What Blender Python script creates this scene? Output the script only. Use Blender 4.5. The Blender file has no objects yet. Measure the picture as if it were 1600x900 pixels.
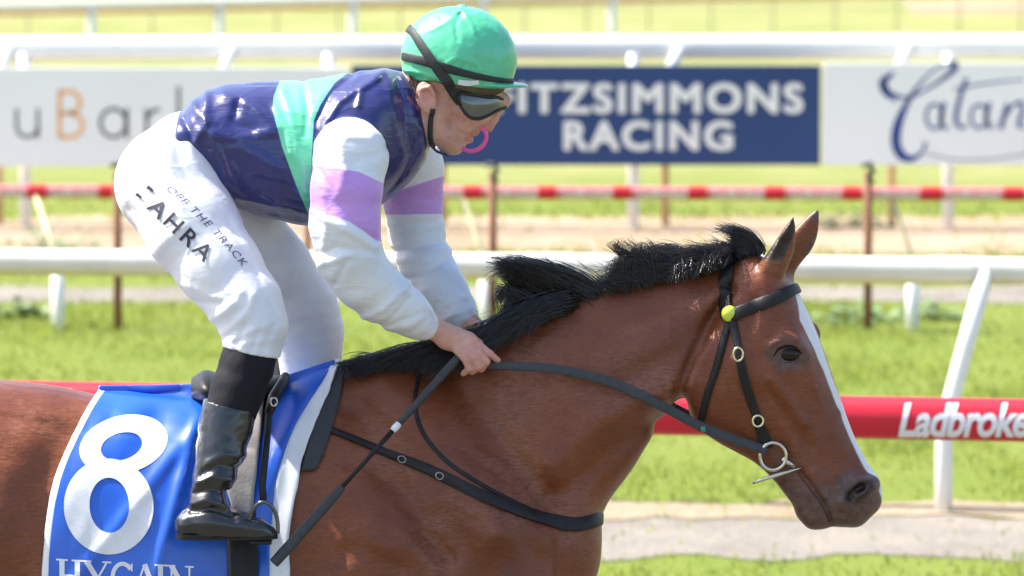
import bpy, bmesh, math, random, time
import numpy as np
import openvdb
from mathutils import Vector
from mathutils.bvhtree import BVHTree

T0 = time.time()
rng = np.random.RandomState(7)
random.seed(7)
SC = bpy.context.scene
COL = SC.collection

# ------------------------------------------------------------------ camera
DIST, CAMZ, FPX = 15.0, 3.0, 10714.0
TILT = math.atan(880.0 / FPX)
CT, ST = math.cos(TILT), math.sin(TILT)
cam = bpy.data.cameras.new('camera')
cam.sensor_width = 36.0
cam.lens = 36.0 * FPX / 1600.0
cam.clip_start = 0.5
cam.clip_end = 6000.0
cam.dof.use_dof = True
cam.dof.focus_distance = DIST
cam.dof.aperture_fstop = 7.2
camo = bpy.data.objects.new('camera', cam)
camo.location = (0, -DIST, CAMZ)
camo.rotation_euler = (math.radians(90) - TILT, 0, 0)
COL.objects.link(camo)
SC.camera = camo

# ------------------------------------------------------------------ light
SUN_DIR = Vector((-0.56, 0.15, 0.82)).normalized()      # towards the sun
w = bpy.data.worlds.new('World')
SC.world = w
w.use_nodes = True
nt = w.node_tree
bg = nt.nodes['Background']
sky = nt.nodes.new('ShaderNodeTexSky')
sky.sky_type = 'NISHITA'
sky.sun_disc = False
sky.sun_elevation = math.asin(SUN_DIR.z)
sky.sun_rotation = math.atan2(SUN_DIR.x, SUN_DIR.y)
sky.air_density = 1.0
sky.dust_density = 2.5
nt.links.new(sky.outputs[0], bg.inputs[0])
bg.inputs[1].default_value = 0.15
sun = bpy.data.lights.new('sun', 'SUN')
sun.energy = 4.6
sun.angle = math.radians(0.6)
sun.color = (1.0, 0.95, 0.87)
suno = bpy.data.objects.new('sun', sun)
suno.rotation_euler = SUN_DIR.to_track_quat('Z', 'Y').to_euler()
suno.location = (-5, 2, 12)
COL.objects.link(suno)
SC.view_settings.view_transform = 'Standard'
SC.view_settings.look = 'None'
SC.view_settings.gamma = 1.0
SC.view_settings.use_curve_mapping = False
SC.view_settings.exposure = 1.2
SC.cycles.max_bounces = 6

# ------------------------------------------------------------------ picture <-> world
def P(px, py, Y=0.0):
    X = (px - 800.0) / FPX
    U = (450.0 - py) / FPX
    t = (Y + DIST) / (CT + U * ST)
    return (X * t, Y, CAMZ + (-ST + U * CT) * t)

def PA(px, py, Y):
    px = np.asarray(px, float); py = np.asarray(py, float); Y = np.asarray(Y, float)
    X = (px - 800.0) / FPX
    U = (450.0 - py) / FPX
    t = (Y + DIST) / (CT + U * ST)
    return np.stack(np.broadcast_arrays(X * t, Y, CAMZ + (-ST + U * CT) * t), -1)

def PX(co):
    co = np.asarray(co)
    dx = co[..., 0]; dy = co[..., 1] + DIST; dz = co[..., 2] - CAMZ
    dep = dy * CT - dz * ST
    up = dy * ST + dz * CT
    return 800 + FPX * dx / dep, 450 - FPX * up / dep

def camray(px, py):
    d = Vector(P(px, py, 0.0)) - Vector((0, -DIST, CAMZ))
    return d.normalized()

CAMV = Vector((0, -DIST, CAMZ))

# ------------------------------------------------------------------ object helpers
def tag(o, label=None, cat=None, group=None, kind=None):
    if label: o['label'] = label
    if cat: o['category'] = cat
    if group: o['group'] = group
    if kind: o['kind'] = kind
    return o

def thing(name, label, cat, loc=(0, 0, 0), group=None):
    o = bpy.data.objects.new(name, None)
    o.empty_display_size = 0.1
    o.location = loc
    COL.objects.link(o)
    return tag(o, label, cat, group)

def obj(name, verts, faces, mat, parent=None, smooth=True, attrs=None):
    me = bpy.data.meshes.new(name)
    v = np.asarray(verts, float)
    if parent is not None:
        v = v - np.array(parent_origin(parent))
    if isinstance(faces, np.ndarray):
        n = faces.shape[0]; k = faces.shape[1]
        me.vertices.add(len(v)); me.vertices.foreach_set('co', v.astype(np.float32).ravel())
        me.loops.add(n * k); me.polygons.add(n)
        me.loops.foreach_set('vertex_index', faces.astype(np.int32).ravel())
        me.polygons.foreach_set('loop_start', np.arange(0, n * k, k, dtype=np.int32))
        me.update(calc_edges=True)
        me.validate()
    else:
        me.from_pydata([tuple(x) for x in v], [], faces)
        me.update()
    if attrs:
        for an, val in attrs.items():
            a = me.attributes.new(an, 'FLOAT', 'POINT')
            a.data.foreach_set('value', np.asarray(val, np.float32))
    for m in (mat if isinstance(mat, (list, tuple)) else [mat]):
        me.materials.append(m)
    if smooth:
        me.polygons.foreach_set('use_smooth', np.ones(len(me.polygons), bool))
    o = bpy.data.objects.new(name, me)
    COL.objects.link(o)
    if parent is not None: o.parent = parent
    return o

def parent_origin(p):
    x = Vector((0, 0, 0))
    while p is not None:
        x = x + p.location
        p = p.parent
    return x

class MB:
    """collects shapes that become one mesh"""
    def __init__(s): s.v = []; s.f = []
    def add(s, v, f):
        b = len(s.v); s.v += [tuple(x) for x in v]; s.f += [tuple(i + b for i in q) for q in f]
    def box(s, c, d, rot=None):
        x, y, z = d[0] / 2, d[1] / 2, d[2] / 2
        vs = [Vector((i * x, j * y, k * z)) for i in (-1, 1) for j in (-1, 1) for k in (-1, 1)]
        if rot is not None: vs = [rot @ q for q in vs]
        vs = [q + Vector(c) for q in vs]
        s.add(vs, [(0, 1, 3, 2), (4, 6, 7, 5), (0, 4, 5, 1), (2, 3, 7, 6), (0, 2, 6, 4), (1, 5, 7, 3)])
    def tube(s, pts, r, n=10, sy=1.0, cap=True):
        pts = [Vector(p) for p in pts]
        rs = r if isinstance(r, (list, tuple, np.ndarray)) else [r] * len(pts)
        rings = []
        ref = None
        for i, p in enumerate(pts):
            a = pts[max(i - 1, 0)]; b = pts[min(i + 1, len(pts) - 1)]
            t = (b - a).normalized() if (b - a).length > 1e-9 else Vector((0, 0, 1))
            if ref is None:
                ref = Vector((0, 1, 0)) if abs(t.y) < 0.9 else Vector((1, 0, 0))
            u = (ref - t * ref.dot(t)).normalized(); ref = u
            q = t.cross(u)
            rings.append([p + (u * math.cos(2 * math.pi * k / n) * sy + q * math.sin(2 * math.pi * k / n)) * rs[i] for k in range(n)])
        v = [x for rg in rings for x in rg]
        f = [(i * n + k, i * n + (k + 1) % n, (i + 1) * n + (k + 1) % n, (i + 1) * n + k) for i in range(len(pts) - 1) for k in range(n)]
        if cap:
            f.append(tuple(range(n))[::-1]); f.append(tuple((len(pts) - 1) * n + k for k in range(n)))
        s.add(v, f)
    def build(s, name, mat, parent=None, smooth=True):
        return obj(name, s.v, s.f, mat, parent, smooth)

def auto_smooth(o, deg=35):
    me = o.data
    bm = bmesh.new(); bm.from_mesh(me)
    for e in bm.edges:
        if len(e.link_faces) == 2 and e.calc_face_angle(0) > math.radians(deg): e.smooth = False
    bm.to_mesh(me); bm.free()

def bevel(o, wd=0.004, seg=2):
    me = o.data
    bm = bmesh.new(); bm.from_mesh(me)
    bmesh.ops.bevel(bm, geom=list(bm.edges), offset=wd, segments=seg, affect='EDGES', profile=0.5)
    bm.to_mesh(me); bm.free()
    return o

def spl(pts, n):
    """Catmull-Rom through rows of numbers"""
    p = np.asarray(pts, float)
    k = len(p)
    if k == 2:
        t = np.linspace(0, 1, n)[:, None]
        return p[0] * (1 - t) + p[1] * t
    d = np.sqrt(((p[1:, :2] - p[:-1, :2]) ** 2).sum(1)) + 1e-6
    s = np.concatenate([[0], np.cumsum(d)])
    m = np.zeros_like(p)
    m[1:-1] = (p[2:] - p[:-2]) / (s[2:] - s[:-2])[:, None]
    m[0] = (p[1] - p[0]) / d[0]; m[-1] = (p[-1] - p[-2]) / d[-1]
    q = np.linspace(0, s[-1], n)
    i = np.clip(np.searchsorted(s, q, side='right') - 1, 0, k - 2)
    h = d[i][:, None]; t = ((q - s[i]) / d[i])[:, None]
    return (2*t**3 - 3*t**2 + 1) * p[i] + (t**3 - 2*t**2 + t) * h * m[i] + (-2*t**3 + 3*t**2) * p[i+1] + (t**3 - t**2) * h * m[i+1]

# value noise in numpy
_perm = rng.rand(64, 64, 64).astype(np.float32)
def vnoise(p):
    p = np.asarray(p, float)
    i = np.floor(p).astype(int); f = p - i
    f = f * f * (3 - 2 * f)
    i0 = i & 63; i1 = (i + 1) & 63
    x0, y0, z0 = i0[..., 0], i0[..., 1], i0[..., 2]; x1, y1, z1 = i1[..., 0], i1[..., 1], i1[..., 2]
    fx, fy, fz = f[..., 0], f[..., 1], f[..., 2]
    a = _perm[x0, y0, z0] * (1 - fx) + _perm[x1, y0, z0] * fx
    b = _perm[x0, y1, z0] * (1 - fx) + _perm[x1, y1, z0] * fx
    c = _perm[x0, y0, z1] * (1 - fx) + _perm[x1, y0, z1] * fx
    d = _perm[x0, y1, z1] * (1 - fx) + _perm[x1, y1, z1] * fx
    return (a * (1 - fy) + b * fy) * (1 - fz) + (c * (1 - fy) + d * fy) * fz - 0.5

def fbm(p, o=3):
    s = 0; a = 1.0
    for k in range(o):
        s = s + a * vnoise(np.asarray(p) * (2 ** k) + 17.3 * k); a *= 0.5
    return s

def sm(x, a, b):
    t = np.clip((x - a) / (b - a), 0, 1)
    return t * t * (3 - 2 * t)

# ------------------------------------------------------------------ signed distance volumes
RY = [0.0]      # depth of the flank on which soft forms are drawn
class Vol:
    def __init__(s, xs, ys, zs):
        s.x, s.y, s.z = [np.asarray(a, float) for a in (xs, ys, zs)]
        s.D = np.full((len(xs), len(ys), len(zs)), 1.0, np.float32)
        s.h = np.cbrt(np.gradient(s.x)[:, None, None] * np.gradient(s.y)[None, :, None] * np.gradient(s.z)[None, None, :]).astype(np.float32)
    def sub(s, lo, hi):
        r = []
        for a, l, h in zip((s.x, s.y, s.z), lo, hi):
            i0 = max(np.searchsorted(a, l) - 1, 0); i1 = min(np.searchsorted(a, h) + 1, len(a))
            if i1 <= i0: i1 = i0 + 1
            r.append(slice(i0, i1))
        return tuple(r)
    def grid(s, sl):
        return s.x[sl[0]][:, None, None].astype(np.float32), s.y[sl[1]][None, :, None].astype(np.float32), s.z[sl[2]][None, None, :].astype(np.float32)
    def comb(s, sl, d, k, op='u'):
        D = s.D[sl]
        if op == 'u':
            h = np.maximum(k - np.abs(D - d), 0) / k
            s.D[sl] = np.minimum(D, d) - h * h * k * 0.25
        else:      # subtract
            d = -d
            h = np.maximum(k - np.abs(D - d), 0) / k
            s.D[sl] = np.maximum(D, d) + h * h * k * 0.25
    def cone(s, pts, k=0.02, sy=1.0, op='u', mirror=False):
        """pts: rows (x,y,z,r)"""
        for m in ((1, -1) if mirror else (1,)):
            for a, b in zip(pts[:-1], pts[1:]):
                a = np.array(a, float); b = np.array(b, float)
                a[1] *= m; b[1] *= m
                pad = max(a[3], b[3]) * max(1, sy) + k + 0.015
                sl = s.sub(np.minimum(a, b)[:3] - pad, np.maximum(a, b)[:3] + pad)
                X, Y, Z = s.grid(sl)
                ba = b[:3] - a[:3]; L = (ba ** 2).sum() + 1e-12
                t = np.clip(((X - a[0]) * ba[0] + (Y - a[1]) * ba[1] + (Z - a[2]) * ba[2]) / L, 0, 1)
                dx = X - a[0] - t * ba[0]; dy = (Y - a[1] - t * ba[1]) / sy; dz = Z - a[2] - t * ba[2]
                d = np.sqrt(dx * dx + dy * dy + dz * dz) - (a[3] + t * (b[3] - a[3]))
                s.comb(sl, d, k, op)
    def ell(s, c, r, ang=0.0, k=0.02, op='u', yaw=0.0):
        """ellipsoid; ang turns it in the XZ plane (degrees)"""
        R = max(r) + k + 0.015
        sl = s.sub(np.array(c) - R, np.array(c) + R)
        X, Y, Z = s.grid(sl)
        ca, sa = math.cos(math.radians(ang)), math.sin(math.radians(ang))
        cy, sy_ = math.cos(math.radians(yaw)), math.sin(math.radians(yaw))
        x = X - c[0]; y = Y - c[1]; z = Z - c[2]
        x, y = x * cy + y * sy_, -x * sy_ + y * cy
        u = (x * ca + z * sa) / r[0]; v = y / r[1]; w_ = (-x * sa + z * ca) / r[2]
        k0 = np.sqrt(u * u + v * v + w_ * w_) + 1e-6
        k1 = np.sqrt((u / r[0]) ** 2 + (v / r[1]) ** 2 + (w_ / r[2]) ** 2) + 1e-6
        s.comb(sl, k0 * (k0 - 1) / k1, k, op)
    def loft(s, v, f, k=0.03, op='u', band=9):
        idx = np.stack([np.interp(v[:, 0], s.x, np.arange(len(s.x))), np.interp(v[:, 1], s.y, np.arange(len(s.y))), np.interp(v[:, 2], s.z, np.arange(len(s.z)))], -1).astype(np.float32)
        tri = np.array([q for q in f if len(q) == 3], np.uint32).reshape(-1, 3)
        qd = np.array([q for q in f if len(q) == 4], np.uint32).reshape(-1, 4)
        g = openvdb.FloatGrid.createLevelSetFromPolygons(idx, tri, qd, openvdb.createLinearTransform(1.0), float(band))
        arr = np.zeros(s.D.shape, np.float32)
        g.copyToArray(arr, ijk=(0, 0, 0))
        s.comb((slice(None),) * 3, arr * s.h, k, op)
    def bump(s, px, py, rx, ry, amp, ang=0.0, side=0):
        """raise (amp>0) or sink a soft spot seen at a place on the flank; metres"""
        c = P(px, py, RY[0])
        rx *= 0.0014; ry *= 0.0014
        R = max(rx, ry) * 2.6
        sl = s.sub((c[0] - R, -9, c[2] - R), (c[0] + R, 9, c[2] + R))
        X, Y, Z = s.grid(sl)
        ca, sa = math.cos(math.radians(-ang)), math.sin(math.radians(-ang))
        x = X - c[0]; z = Z - c[2] + Y * 0
        u = (x * ca + z * sa) / rx; v = (-x * sa + z * ca) / ry
        g = np.exp(-(u * u + v * v))
        if side: g = g * (Y * side > 0.0)
        s.D[sl] -= amp * g
    def ridge(s, pts, wd, amp, side=-1, yfn=None):
        """raise or sink along a line drawn on one flank (side -1 is the near one, 0 both)"""
        c = PA([p[0] for p in pts], [p[1] for p in pts], RY[0])
        wd *= 0.0014
        lo = c.min(0) - wd * 3; hi = c.max(0) + wd * 3
        sl = s.sub((lo[0], -9, lo[2]), (hi[0], 9, hi[2]))
        X, Y, Z = s.grid(sl)
        x = X[:, 0, :] + 0 * Z[:, 0, :]; z = Z[:, 0, :] + 0 * X[:, 0, :]
        best = np.full(x.shape, 9.0)
        for a, b in zip(c[:-1], c[1:]):
            bx, bz = b[0] - a[0], b[2] - a[2]
            t = np.clip(((x - a[0]) * bx + (z - a[2]) * bz) / (bx * bx + bz * bz + 1e-9), 0, 1)
            best = np.minimum(best, np.hypot(x - a[0] - t * bx, z - a[2] - t * bz))
        g = np.exp(-(best / wd) ** 2)[:, None, :] * np.ones_like(Y)
        if side: g = g * (1 / (1 + np.exp(-Y * side / 0.01)))
        s.D[sl] -= amp * g
    def blur(s, n=1):
        D = s.D
        for _ in range(n):
            for ax in range(3):
                D = np.moveaxis(D, ax, 0)
                E_ = D.copy(); E_[1:-1] = (D[:-2] + 2 * D[1:-1] + D[2:]) * 0.25
                D = np.moveaxis(E_, 0, ax)
        s.D = D
    def mesh(s, relax=0):
        A = np.clip(s.D / s.h, -4, 4).astype(np.float32)
        A[0] = A[-1] = 4; A[:, 0] = A[:, -1] = 4; A[:, :, 0] = A[:, :, -1] = 4
        g = openvdb.FloatGrid(4.0)
        g.gridClass = openvdb.GridClass.LEVEL_SET
        g.copyFromArray(np.ascontiguousarray(A))
        pts, q = g.convertToQuads(isovalue=0.0)
        pts = np.asarray(pts, float); q = np.asarray(q, int)
        v = np.stack([np.interp(pts[:, 0], np.arange(len(s.x)), s.x), np.interp(pts[:, 1], np.arange(len(s.y)), s.y), np.interp(pts[:, 2], np.arange(len(s.z)), s.z)], -1)
        # orient outwards
        n = vnormals(v, q)
        vol = (v[q[:, 0]] * np.cross(v[q[:, 1]], v[q[:, 2]])).sum() + (v[q[:, 0]] * np.cross(v[q[:, 2]], v[q[:, 3]])).sum()
        if vol < 0: q = q[:, ::-1].copy()
        for _ in range(relax): v = relaxv(v, q)
        return v, q

def relaxv(v, q, f=0.5):
    acc = np.zeros_like(v); cnt = np.zeros(len(v))
    for a, b in ((0, 1), (1, 2), (2, 3), (3, 0)):
        for i, j in ((a, b), (b, a)):
            for c in range(3): acc[:, c] += np.bincount(q[:, i], v[q[:, j], c], len(v))
            cnt += np.bincount(q[:, i], minlength=len(v))
    cnt = np.maximum(cnt, 1)
    return v * (1 - f) + f * acc / cnt[:, None]

def vnormals(v, q):
    fn = np.cross(v[q[:, 2]] - v[q[:, 0]], v[q[:, 3 if q.shape[1] == 4 else 1]] - v[q[:, 1]]) if q.shape[1] == 4 else np.cross(v[q[:, 1]] - v[q[:, 0]], v[q[:, 2]] - v[q[:, 0]])
    n = np.zeros_like(v)
    for k in range(q.shape[1]):
        for c in range(3): n[:, c] += np.bincount(q[:, k], fn[:, c], len(v))
    return n / (np.linalg.norm(n, axis=1, keepdims=True) + 1e-12)

def axis(*segs):
    """non-uniform grid axis: (from, to, step) pieces end to end"""
    out = []
    for a, b, h in segs:
        n = max(int(round((b - a) / h)), 1)
        out += list(np.linspace(a, b, n, endpoint=False))
    out.append(segs[-1][1])
    return np.array(out)

def loft_rings(secs, n=80, ring=36, pw=1.0):
    """secs rows: ax, ay, bx, by (picture), half width, taper, yshift, yaw(deg)"""
    S = spl(secs, n)
    th = np.linspace(0, 2 * np.pi, ring, endpoint=False)
    V = []
    for r in S:
        a = np.array(P(r[0], r[1], 0)); b = np.array(P(r[2], r[3], 0))
        c = (a + b) / 2; e = (a - b) / 2
        yaw = math.radians(r[7]); wv = np.array([math.sin(yaw), math.cos(yaw), 0])
        cs = np.cos(th); sn = np.sin(th)
        sn = np.sign(sn) * np.abs(sn) ** pw
        w_ = r[4] * (1 + r[5] * cs)
        V.append(c + np.array([0, r[6], 0]) + cs[:, None] * e + (sn * w_)[:, None] * wv)
    V = np.concatenate(V)
    F_ = [(i * ring + k, i * ring + (k + 1) % ring, (i + 1) * ring + (k + 1) % ring, (i + 1) * ring + k) for i in range(n - 1) for k in range(ring)]
    c0 = V[:ring].mean(0); c1 = V[-ring:].mean(0)
    b = len(V)
    V = np.concatenate([V, [c0, c1]])
    F_ += [(b, (k + 1) % ring, k) for k in range(ring)]
    F_ += [(b + 1, (n - 1) * ring + k, (n - 1) * ring + (k + 1) % ring) for k in range(ring)]
    return V, F_

def bvh_of(v, q):
    return BVHTree.FromPolygons(np.asarray(v).tolist(), np.asarray(q).tolist())

def onto(px, py, tree):
    h = tree.ray_cast(CAMV, camray(px, py))
    if h[0] is None: return None, None
    n = h[1]
    if n.dot(camray(px, py)) > 0: n = -n
    return h[0], n

# ------------------------------------------------------------------ materials
class NT:
    def __init__(s, name):
        s.m = bpy.data.materials.new(name); s.m.use_nodes = True
        s.t = s.m.node_tree; s.n = s.t.nodes; s.l = s.t.links
        s.b = s.n['Principled BSDF']
    def node(s, ty, **kw):
        o = s.n.new(ty)
        for k, v in kw.items(): setattr(o, k, v)
        return o
    def link(s, a, b): s.l.new(a, b)
    def noise(s, scale, detail=4, rough=0.55, vec=None, stretch=None):
        tx = s.node('ShaderNodeTexNoise')
        tx.inputs['Scale'].default_value = scale; tx.inputs['Detail'].default_value = detail; tx.inputs['Roughness'].default_value = rough
        co = s.node('ShaderNodeTexCoord').outputs['Object'] if vec is None else vec
        if stretch is not None:
            mp = s.node('ShaderNodeMapping'); mp.inputs['Scale'].default_value = stretch[0:3]
            if len(stretch) > 3: mp.inputs['Rotation'].default_value = stretch[3:6]
            s.link(co, mp.inputs[0]); co = mp.outputs[0]
        s.link(co, tx.inputs['Vector'])
        return tx.outputs['Fac']
    def ramp(s, fac, stops):
        r = s.node('ShaderNodeValToRGB')
        e = r.color_ramp.elements
        while len(e) < len(stops): e.new(0.5)
        for i, (p, c) in enumerate(stops):
            e[i].position = p; e[i].color = (c[0], c[1], c[2], 1) if not isinstance(c, (int, float)) else (c, c, c, 1)
        s.link(fac, r.inputs[0])
        return r.outputs[0]
    def mix(s, fac, a, b, mode='MIX'):
        m = s.node('ShaderNodeMix', data_type='RGBA', blend_type=mode)
        for i, v in ((0, fac), (6, a), (7, b)):
            if isinstance(v, (int, float)): m.inputs[i].default_value = v
            elif isinstance(v, (tuple, list)): m.inputs[i].default_value = (v[0], v[1], v[2], 1)
            else: s.link(v, m.inputs[i])
        return m.outputs[2]
    def attr(s, name):
        a = s.node('ShaderNodeAttribute', attribute_name=name); return a.outputs['Fac']
    def math(s, op, a, b=0.0, clamp=False):
        m = s.node('ShaderNodeMath', operation=op, use_clamp=clamp)
        for i, v in ((0, a), (1, b)):
            if isinstance(v, (int, float)): m.inputs[i].default_value = v
            else: s.link(v, m.inputs[i])
        return m.outputs[0]
    def step(s, v, w_=0.01, at=0.0):
        m = s.node('ShaderNodeMapRange'); m.interpolation_type = 'SMOOTHSTEP'
        m.inputs[1].default_value = at - w_; m.inputs[2].default_value = at + w_
        s.link(v, m.inputs[0]); return m.outputs[0]
    def crease(s, scale, detail=2, vec=None, stretch=None, pw=5.0):
        f = s.noise(scale, detail, .5, vec, stretch)
        r = s.math('SUBTRACT', 1.0, s.math('ABSOLUTE', s.math('MULTIPLY', s.math('SUBTRACT', f, 0.5), 5.0)), True)
        return s.math('POWER', r, pw)
    def bump(s, h, strength=0.3, dist=0.01, prev=None):
        b = s.node('ShaderNodeBump'); b.inputs['Strength'].default_value = strength; b.inputs['Distance'].default_value = dist
        s.link(h, b.inputs['Height'])
        if prev is not None: s.link(prev, b.inputs['Normal'])
        s.link(b.outputs[0], s.b.inputs['Normal'])
        return b.outputs[0]
    def set(s, **kw):
        for k, v in kw.items():
            i = s.b.inputs[k.replace('_', ' ')]
            if isinstance(v, bpy.types.NodeSocket): s.link(v, i)
            elif isinstance(v, (tuple, list)): i.default_value = (v[0], v[1], v[2], 1)
            else: i.default_value = v
        return s.m

def simple(name, col, rough=0.5, var=0.12, scale=30, bump=0.0, bscale=60, metal=0.0, spec=0.5, coat=0.0, sheen=0.0):
    n = NT(name)
    f = n.noise(scale, 4)
    c = n.ramp(f, [(0.3, tuple(x * (1 - var) for x in col)), (0.7, tuple(min(x * (1 + var), 0.95) for x in col))])
    if bump: n.bump(n.noise(bscale, 4), bump, 0.004)
    n.set(Base_Color=c, Roughness=rough, Metallic=metal)
    n.b.inputs['Specular IOR Level'].default_value = spec
    n.b.inputs['Coat Weight'].default_value = coat
    n.b.inputs['Coat Roughness'].default_value = 0.15
    n.b.inputs['Sheen Weight'].default_value = sheen
    return n.m

# ------------------------------------------------------------------ lettering
def text_mesh(body, offset=0.0, shear=0.0, spacing=1.0, res=4, cell=0.08):
    cu = bpy.data.curves.new('lettering', 'FONT')
    cu.body = body; cu.size = 1.0; cu.offset = offset; cu.shear = shear; cu.space_character = spacing
    cu.resolution_u = res; cu.fill_mode = 'FRONT'
    o = bpy.data.objects.new('lettering', cu)
    COL.objects.link(o)
    dg = bpy.context.evaluated_depsgraph_get(); dg.update()
    me = bpy.data.meshes.new_from_object(o.evaluated_get(dg))
    bpy.data.objects.remove(o); bpy.data.curves.remove(cu)
    bm = bmesh.new(); bm.from_mesh(me); bpy.data.meshes.remove(me)
    bmesh.ops.remove_doubles(bm, verts=bm.verts, dist=1e-5)
    xs = [v.co.x for v in bm.verts]; ys = [v.co.y for v in bm.verts]
    if cell:
        for ax in (0, 1):
            lo = min((xs, ys)[ax]); hi = max((xs, ys)[ax])
            k = lo + cell
            while k < hi:
                no = Vector((1, 0, 0)) if ax == 0 else Vector((0, 1, 0))
                co = no * k
                bmesh.ops.bisect_plane(bm, geom=list(bm.verts) + list(bm.edges) + list(bm.faces), plane_co=co, plane_no=no, dist=1e-6)
                k += cell
    bm.verts.index_update()
    v = np.array([vv.co[:] for vv in bm.verts]); f = [tuple(x.index for x in ff.verts) for ff in bm.faces]
    bm.free()
    v[:, 0] = (v[:, 0] - min(xs)) / (max(xs) - min(xs)); v[:, 1] = (v[:, 1] - min(ys)) / (max(ys) - min(ys))
    return v, f

def stroke_poly(pts, n=40):
    """calligraphic stroke: rows (x, y, width) -> quads in picture space"""
    S = spl(pts, n)
    d = np.gradient(S[:, :2], axis=0); d /= np.linalg.norm(d, axis=1, keepdims=True) + 1e-9
    nn = np.stack([-d[:, 1], d[:, 0]], -1)
    a = S[:, :2] + nn * S[:, 2:3] / 2; b = S[:, :2] - nn * S[:, 2:3] / 2
    v = np.concatenate([a, b]); m = len(a)
    f = [(i, i + 1, m + i + 1, m + i) for i in range(m - 1)]
    return v, f

def decal(name, v2, f, mapper, mat, parent, smooth=True):
    """v2 in picture coordinates; mapper(px, py) -> world point"""
    vs = []; ok = True
    for x, y in v2[:, :2]:
        vs.append(tuple(mapper(x, y)))
    # face towards the camera
    f2 = []
    for q in f:
        a, b, c = [Vector(vs[i]) for i in q[:3]]
        n = (b - a).cross(c - a)
        f2.append(q if n.y < 0 else q[::-1])
    return obj(name, vs, f2, mat, parent, smooth)
# ================================================================== SETTING
def gy(py):          # world Y where the flat ground shows at picture row py
    U = (450.0 - py) / FPX
    t = CAMZ / (ST - U * CT)
    return t * (CT + U * ST) - DIST

# ---- ground
n = NT('grass_ground')
tc = n.node('ShaderNodeTexCoord').outputs['Object']
f1 = n.noise(0.9, 6, 0.6, tc, (1.0, 0.45, 1))
f2 = n.noise(11, 5, 0.7, tc)
f3 = n.noise(70, 3, 0.7, tc)
c = n.ramp(f1, [(0.30, (0.16, 0.215, 0.030)), (0.48, (0.20, 0.25, 0.042)), (0.66, (0.26, 0.285, 0.07)), (0.85, (0.31, 0.29, 0.12))])
c = n.mix(n.ramp(f2, [(0.35, 0.0), (0.65, 0.75)]), c, (0.27, 0.33, 0.06))
c = n.mix(n.ramp(f3, [(0.38, 0.55), (0.6, 0.0)]), c, (0.06, 0.10, 0.015))
sep = n.node('ShaderNodeSeparateXYZ'); n.link(tc, sep.inputs[0])
far = n.step(sep.outputs[1], 3.0, gy(285))
c = n.mix(n.math('MULTIPLY', far, 0.75), c, n.ramp(f1, [(0.3, (0.26, 0.30, 0.085)), (0.7, (0.40, 0.36, 0.18))]))
n.bump(f3, 0.8, 0.03)
n.set(Base_Color=c, Roughness=0.9)
n.b.inputs['Specular IOR Level'].default_value = 0.15
GRASS = n.m
g = MB()
S_ = [-1500, -60, -12, 12, 60, 1500]; T_ = [-60, -8, 6, 12, 30, 70, 200, 3000]
for a in S_:
    for b in T_: g.v.append((a, b, 0))
for i in range(len(S_) - 1):
    for j in range(len(T_) - 1):
        k = len(T_); g.f.append((i * k + j, (i + 1) * k + j, (i + 1) * k + j + 1, i * k + j + 1))
tag(g.build('grass_ground', GRASS, None, False), kind='structure')

def soil(name, cols, scale, bmp=0.6):
    n = NT(name)
    a = n.noise(scale, 6, 0.65, None, (1, 0.5, 1)); b = n.noise(scale * 14, 4, 0.7)
    c = n.ramp(a, [(0.3, cols[0]), (0.5, cols[1]), (0.72, cols[2])])
    c = n.mix(n.ramp(b, [(0.35, 0.5), (0.62, 0.0)]), c, tuple(x * 0.5 for x in cols[0]))
    n.bump(b, bmp, 0.02)
    n.set(Base_Color=c, Roughness=0.95); n.b.inputs['Specular IOR Level'].default_value = 0.15
    return n.m
GREY = soil('grey_dirt', [(0.19, 0.17, 0.145), (0.26, 0.235, 0.20), (0.33, 0.29, 0.235)], 2.0)
TAN = soil('tan_dirt', [(0.25, 0.19, 0.125), (0.34, 0.265, 0.18), (0.38, 0.31, 0.22)], 1.2)
SAND = soil('sandy_dirt', [(0.29, 0.21, 0.135), (0.38, 0.285, 0.20), (0.43, 0.34, 0.25)], 0.7)

def strip(name, y0, y1, z, mat, x0=-26, x1=26, amp=0.12, fr=2.2, seed=0, slope=0.0):
    N = 420
    xs = np.linspace(x0, x1, N)
    def edge(y, s):
        p = np.stack([xs * fr, np.full(N, y * 3.1 + s), np.full(N, seed * 1.7)], -1)
        return y + amp * 2 * fbm(p, 4) + slope * xs
    a = edge(y0, 0.3); b = edge(y1, 9.1)
    rows = 5
    v = []
    for k in range(rows):
        t = k / (rows - 1)
        v += [(x, (1 - t) * p + t * q, z) for x, p, q in zip(xs, a, b)]
    f = [(k * N + i, k * N + i + 1, (k + 1) * N + i + 1, (k + 1) * N + i) for k in range(rows - 1) for i in range(N - 1)]
    return tag(obj(name, v, f, mat, None, False), kind='structure')
BOUNCE_SOIL = soil('added_bounce_soil', [(0.11, 0.105, 0.08), (0.15, 0.14, 0.105), (0.19, 0.175, 0.13)], 2.0)
strip('added_bounce_ground', -14.5, 6.2, 0.004, BOUNCE_SOIL, amp=0.2, seed=7)  # unseen added ground strip; its tone sets the bounce light on the horse
strip('path', gy(872), gy(806), 0.004, GREY, amp=0.16, fr=3.2, seed=1)
strip('dirt_verge', gy(812), gy(786), 0.008, TAN, amp=0.18, fr=3.5, seed=2)
strip('far_path', gy(474), gy(449), 0.004, GREY, amp=0.12, seed=3)
strip('sand_track', gy(396), gy(338), 0.004, SAND, amp=0.3, seed=4)
strip('far_dirt', gy(22), gy(4), 0.004, SAND, 4.2, 8.5, amp=0.9, fr=0.7, seed=5)

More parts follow.
